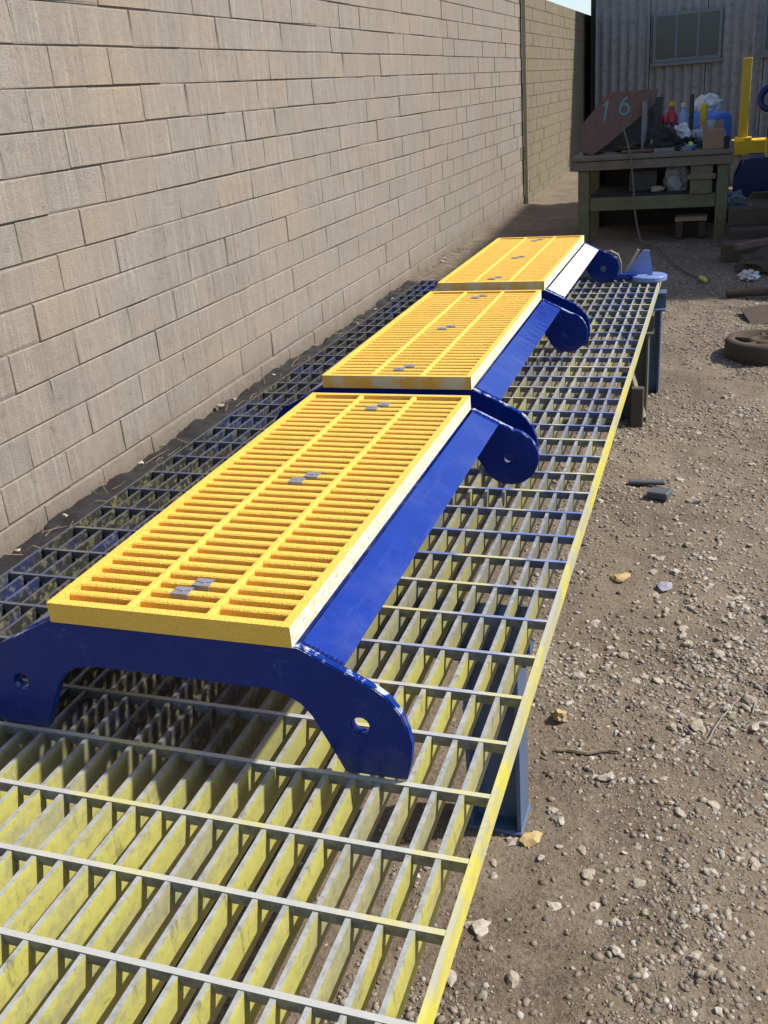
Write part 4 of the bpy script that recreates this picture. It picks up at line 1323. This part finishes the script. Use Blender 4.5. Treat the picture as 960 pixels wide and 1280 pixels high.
def loose_stones():
    meshes = []
    for k in range(9):
        V, F = stone_shape(200 + k, 2, 0.5)
        me = MB().add(V.tolist(), F.tolist()).mesh('loose_stone', 'stone')
        meshes.append(me)
    r = random.Random(5)
    clusters = [(0.13, 2.45, 0.13, 40), (-0.33, 2.5, 0.12, 16), (-0.05, 2.2, 0.22, 18), (-0.02, 3.05, 0.14, 24), (0.02, 3.5, 0.3, 18), (-0.18, 1.75, 0.16, 14),
                (0.05, 1.65, 0.12, 12), (-0.02, 4.5, 0.35, 20), (0.12, 2.85, 0.12, 16), (-0.42, 1.75, 0.10, 4), (-0.30, 1.45, 0.10, 4)]
    where = ['pale stone in the loose heap around the wire loop', 'pale stone on the gravel close behind the near trestle leg', 'pale stone on the gravel between the stick and the wire loop',
             'pale stone on the gravel around the lavender-grey stone', 'pale stone on the dusty ground beyond the lavender-grey stone', 'pale stone on the dirt right of the near trestle foot',
             'pale stone at the lower right edge of the ground', 'pale stone on the gravel beyond the two dark offcuts', 'pale stone at the right edge between the wire loop and the lavender-grey stone',
             'pale stone around the foot of the near trestle leg', 'pale stone on the dirt beside the near end of the grating edge']
    n = 0
    for ci, (cx, cy, sp, num) in enumerate(clusters):
        for k in range(num):
            x, y = r.gauss(cx, sp), r.gauss(cy, sp * 1.3)
            s = r.uniform(0.009, 0.020) * (1.4 if r.random() < 0.12 else 1)
            o = link('loose_stone', meshes[n % 9], None, (x, y, gh(x, y) + s * r.uniform(-0.05, 0.22)))
            o.scale = (s, s, s * r.uniform(0.7, 1.0))
            o.rotation_euler = (r.uniform(-0.4, 0.4), r.uniform(-0.4, 0.4), r.uniform(0, 6.28))
            tag(o, where[ci], 'stone', 'loose stones: ' + where[ci][11:])
            n += 1
    # stones and clods at the foot of the wall
    for k in range(26):
        y = 1.9 + 8.5 * (k / 26) + r.uniform(-0.12, 0.12)
        x = WALL_X + r.uniform(0.035, 0.13)
        s = r.uniform(0.010, 0.026)
        o = link('loose_stone', meshes[k % 9], None, (x, y, gh(x, y) + 0.03 + s * 0.3))
        o.scale = (s, s, s * 0.8)
        o.rotation_euler = (r.uniform(-0.4, 0.4), 0, r.uniform(0, 6.28))
        tag(o, 'small pale stone lying along the foot of the block wall', 'stone', 'stones along the foot of the wall')

    def special(x, y, s, mat, lab, sc=(1, 1, 0.7), rz=0.5):
        V, F = stone_shape(int(abs(x * 997) + y * 31) + 300, 2, 0.45)
        o = MB().add(V.tolist(), F.tolist()).build('loose_stone', mat)
        o.location = (x, y, gh(x, y) + s * sc[2] * 0.35)
        o.scale = tuple(s * q for q in sc)
        o.rotation_euler = (0.1, -0.1, rz)
        tag(o, lab, 'stone', 'marked stones on the gravel')
    special(-0.255, 3.04, 0.028, 'ochre_stone', 'ochre yellow stone near the grating edge')
    special(-0.107, 3.00, 0.030, 'lavender_stone', 'smooth lavender-grey stone right of the ochre one')
    special(-0.188, 1.99, 0.020, 'stone', 'single light stone on bare dirt in the lower middle of the ground')
    special(-0.335, 1.74, 0.028, 'ochre_stone', 'yellowish stone touching the foot of the near trestle leg')
    special(-0.37, 1.73, 0.017, 'stone', 'small white-grey stone left of the yellowish one at the trestle foot')
    special(-0.34, 2.23, 0.032, 'ochre_stone', 'upright greenish-yellow stone between the trestle and the pale stone cluster', (0.6, 0.7, 1.0))

    # two dark offcuts near the edge
    for (x, y, l, w, h, rz, lab) in [(-0.30, 3.86, 0.15, 0.03, 0.016, -4, 'thin dark grey steel offcut strip on the gravel near the grating'),
                                     (-0.215, 3.72, 0.085, 0.06, 0.030, -20, 'thick dark slate-coloured offcut beside the thin strip')]:
        o = MB().bbox(0, l, 0, w, 0, h, 0.004).build('dark_offcut', 'slate_offcut')
        o.location = (x, y, gh(x + 0.05, y) + 0.004)
        o.rotation_euler = (R(4), R(-3), R(rz))
        tag(o, lab, 'offcut')
    # looped wire
    base = [(-0.02, 2.26), (0.02, 2.21), (0.045, 2.19), (0.06, 2.26), (0.10, 2.36), (0.14, 2.44), (0.165, 2.45), (0.168, 2.39), (0.158, 2.34)]
    pts = []
    for i in range(len(base) - 1):
        for k in range(5):
            u = k / 5
            pts.append((base[i][0] * (1 - u) + base[i + 1][0] * u, base[i][1] * (1 - u) + base[i + 1][1] * u))
    for _ in range(3):
        pts = [pts[0]] + [((pts[i - 1][0] + pts[i][0] + pts[i + 1][0]) / 3, (pts[i - 1][1] + pts[i][1] + pts[i + 1][1]) / 3) for i in range(1, len(pts) - 1)] + [pts[-1]]
    o = MB().tube([(a, b, gh(a, b) + 0.008) for a, b in pts], 0.0022, 6).build('wire_loop', 'bare_wire')
    tag(o, 'looped piece of thin wire lying on the pale stone cluster', 'wire')
    a = [(-0.33 + 0.16 * k / 6, 2.09 + 0.03 * k / 6 + 0.006 * math.sin(k * 1.7)) for k in range(7)]
    o = MB().tube([(p, q, gh(p, q) + 0.007) for p, q in a], [0.005, 0.006, 0.006, 0.0055, 0.005, 0.0045, 0.003], 6).build('stick', 'dry_twig')
    tag(o, 'thin grey stick lying on the gravel right of the trestle leg', 'stick')
    # dry twigs and stalks along the wall foot
    m = MB()
    for k in range(260):
        y = r.uniform(1.6, 10.5)
        x = WALL_X + 0.04 + abs(r.gauss(0, 0.22))
        l = r.uniform(0.04, 0.16)
        a = r.uniform(0, 6.28)
        z = gh(x, y) + 0.036
        x2 = max(x + l * math.cos(a), WALL_X + 0.03)
        m.tube([(x, y, z), ((x + x2) / 2, y + l * math.sin(a) / 2, z + r.uniform(0.004, 0.03)), (x2, y + l * math.sin(a), z + r.uniform(0, 0.04))], [0.0025, 0.002, 0.001], 4)
    tag(m.build('dry_litter', 'dry_twig'), 'dry twigs and stalks littering the foot of the wall', 'litter', kind='stuff')


loose_stones()
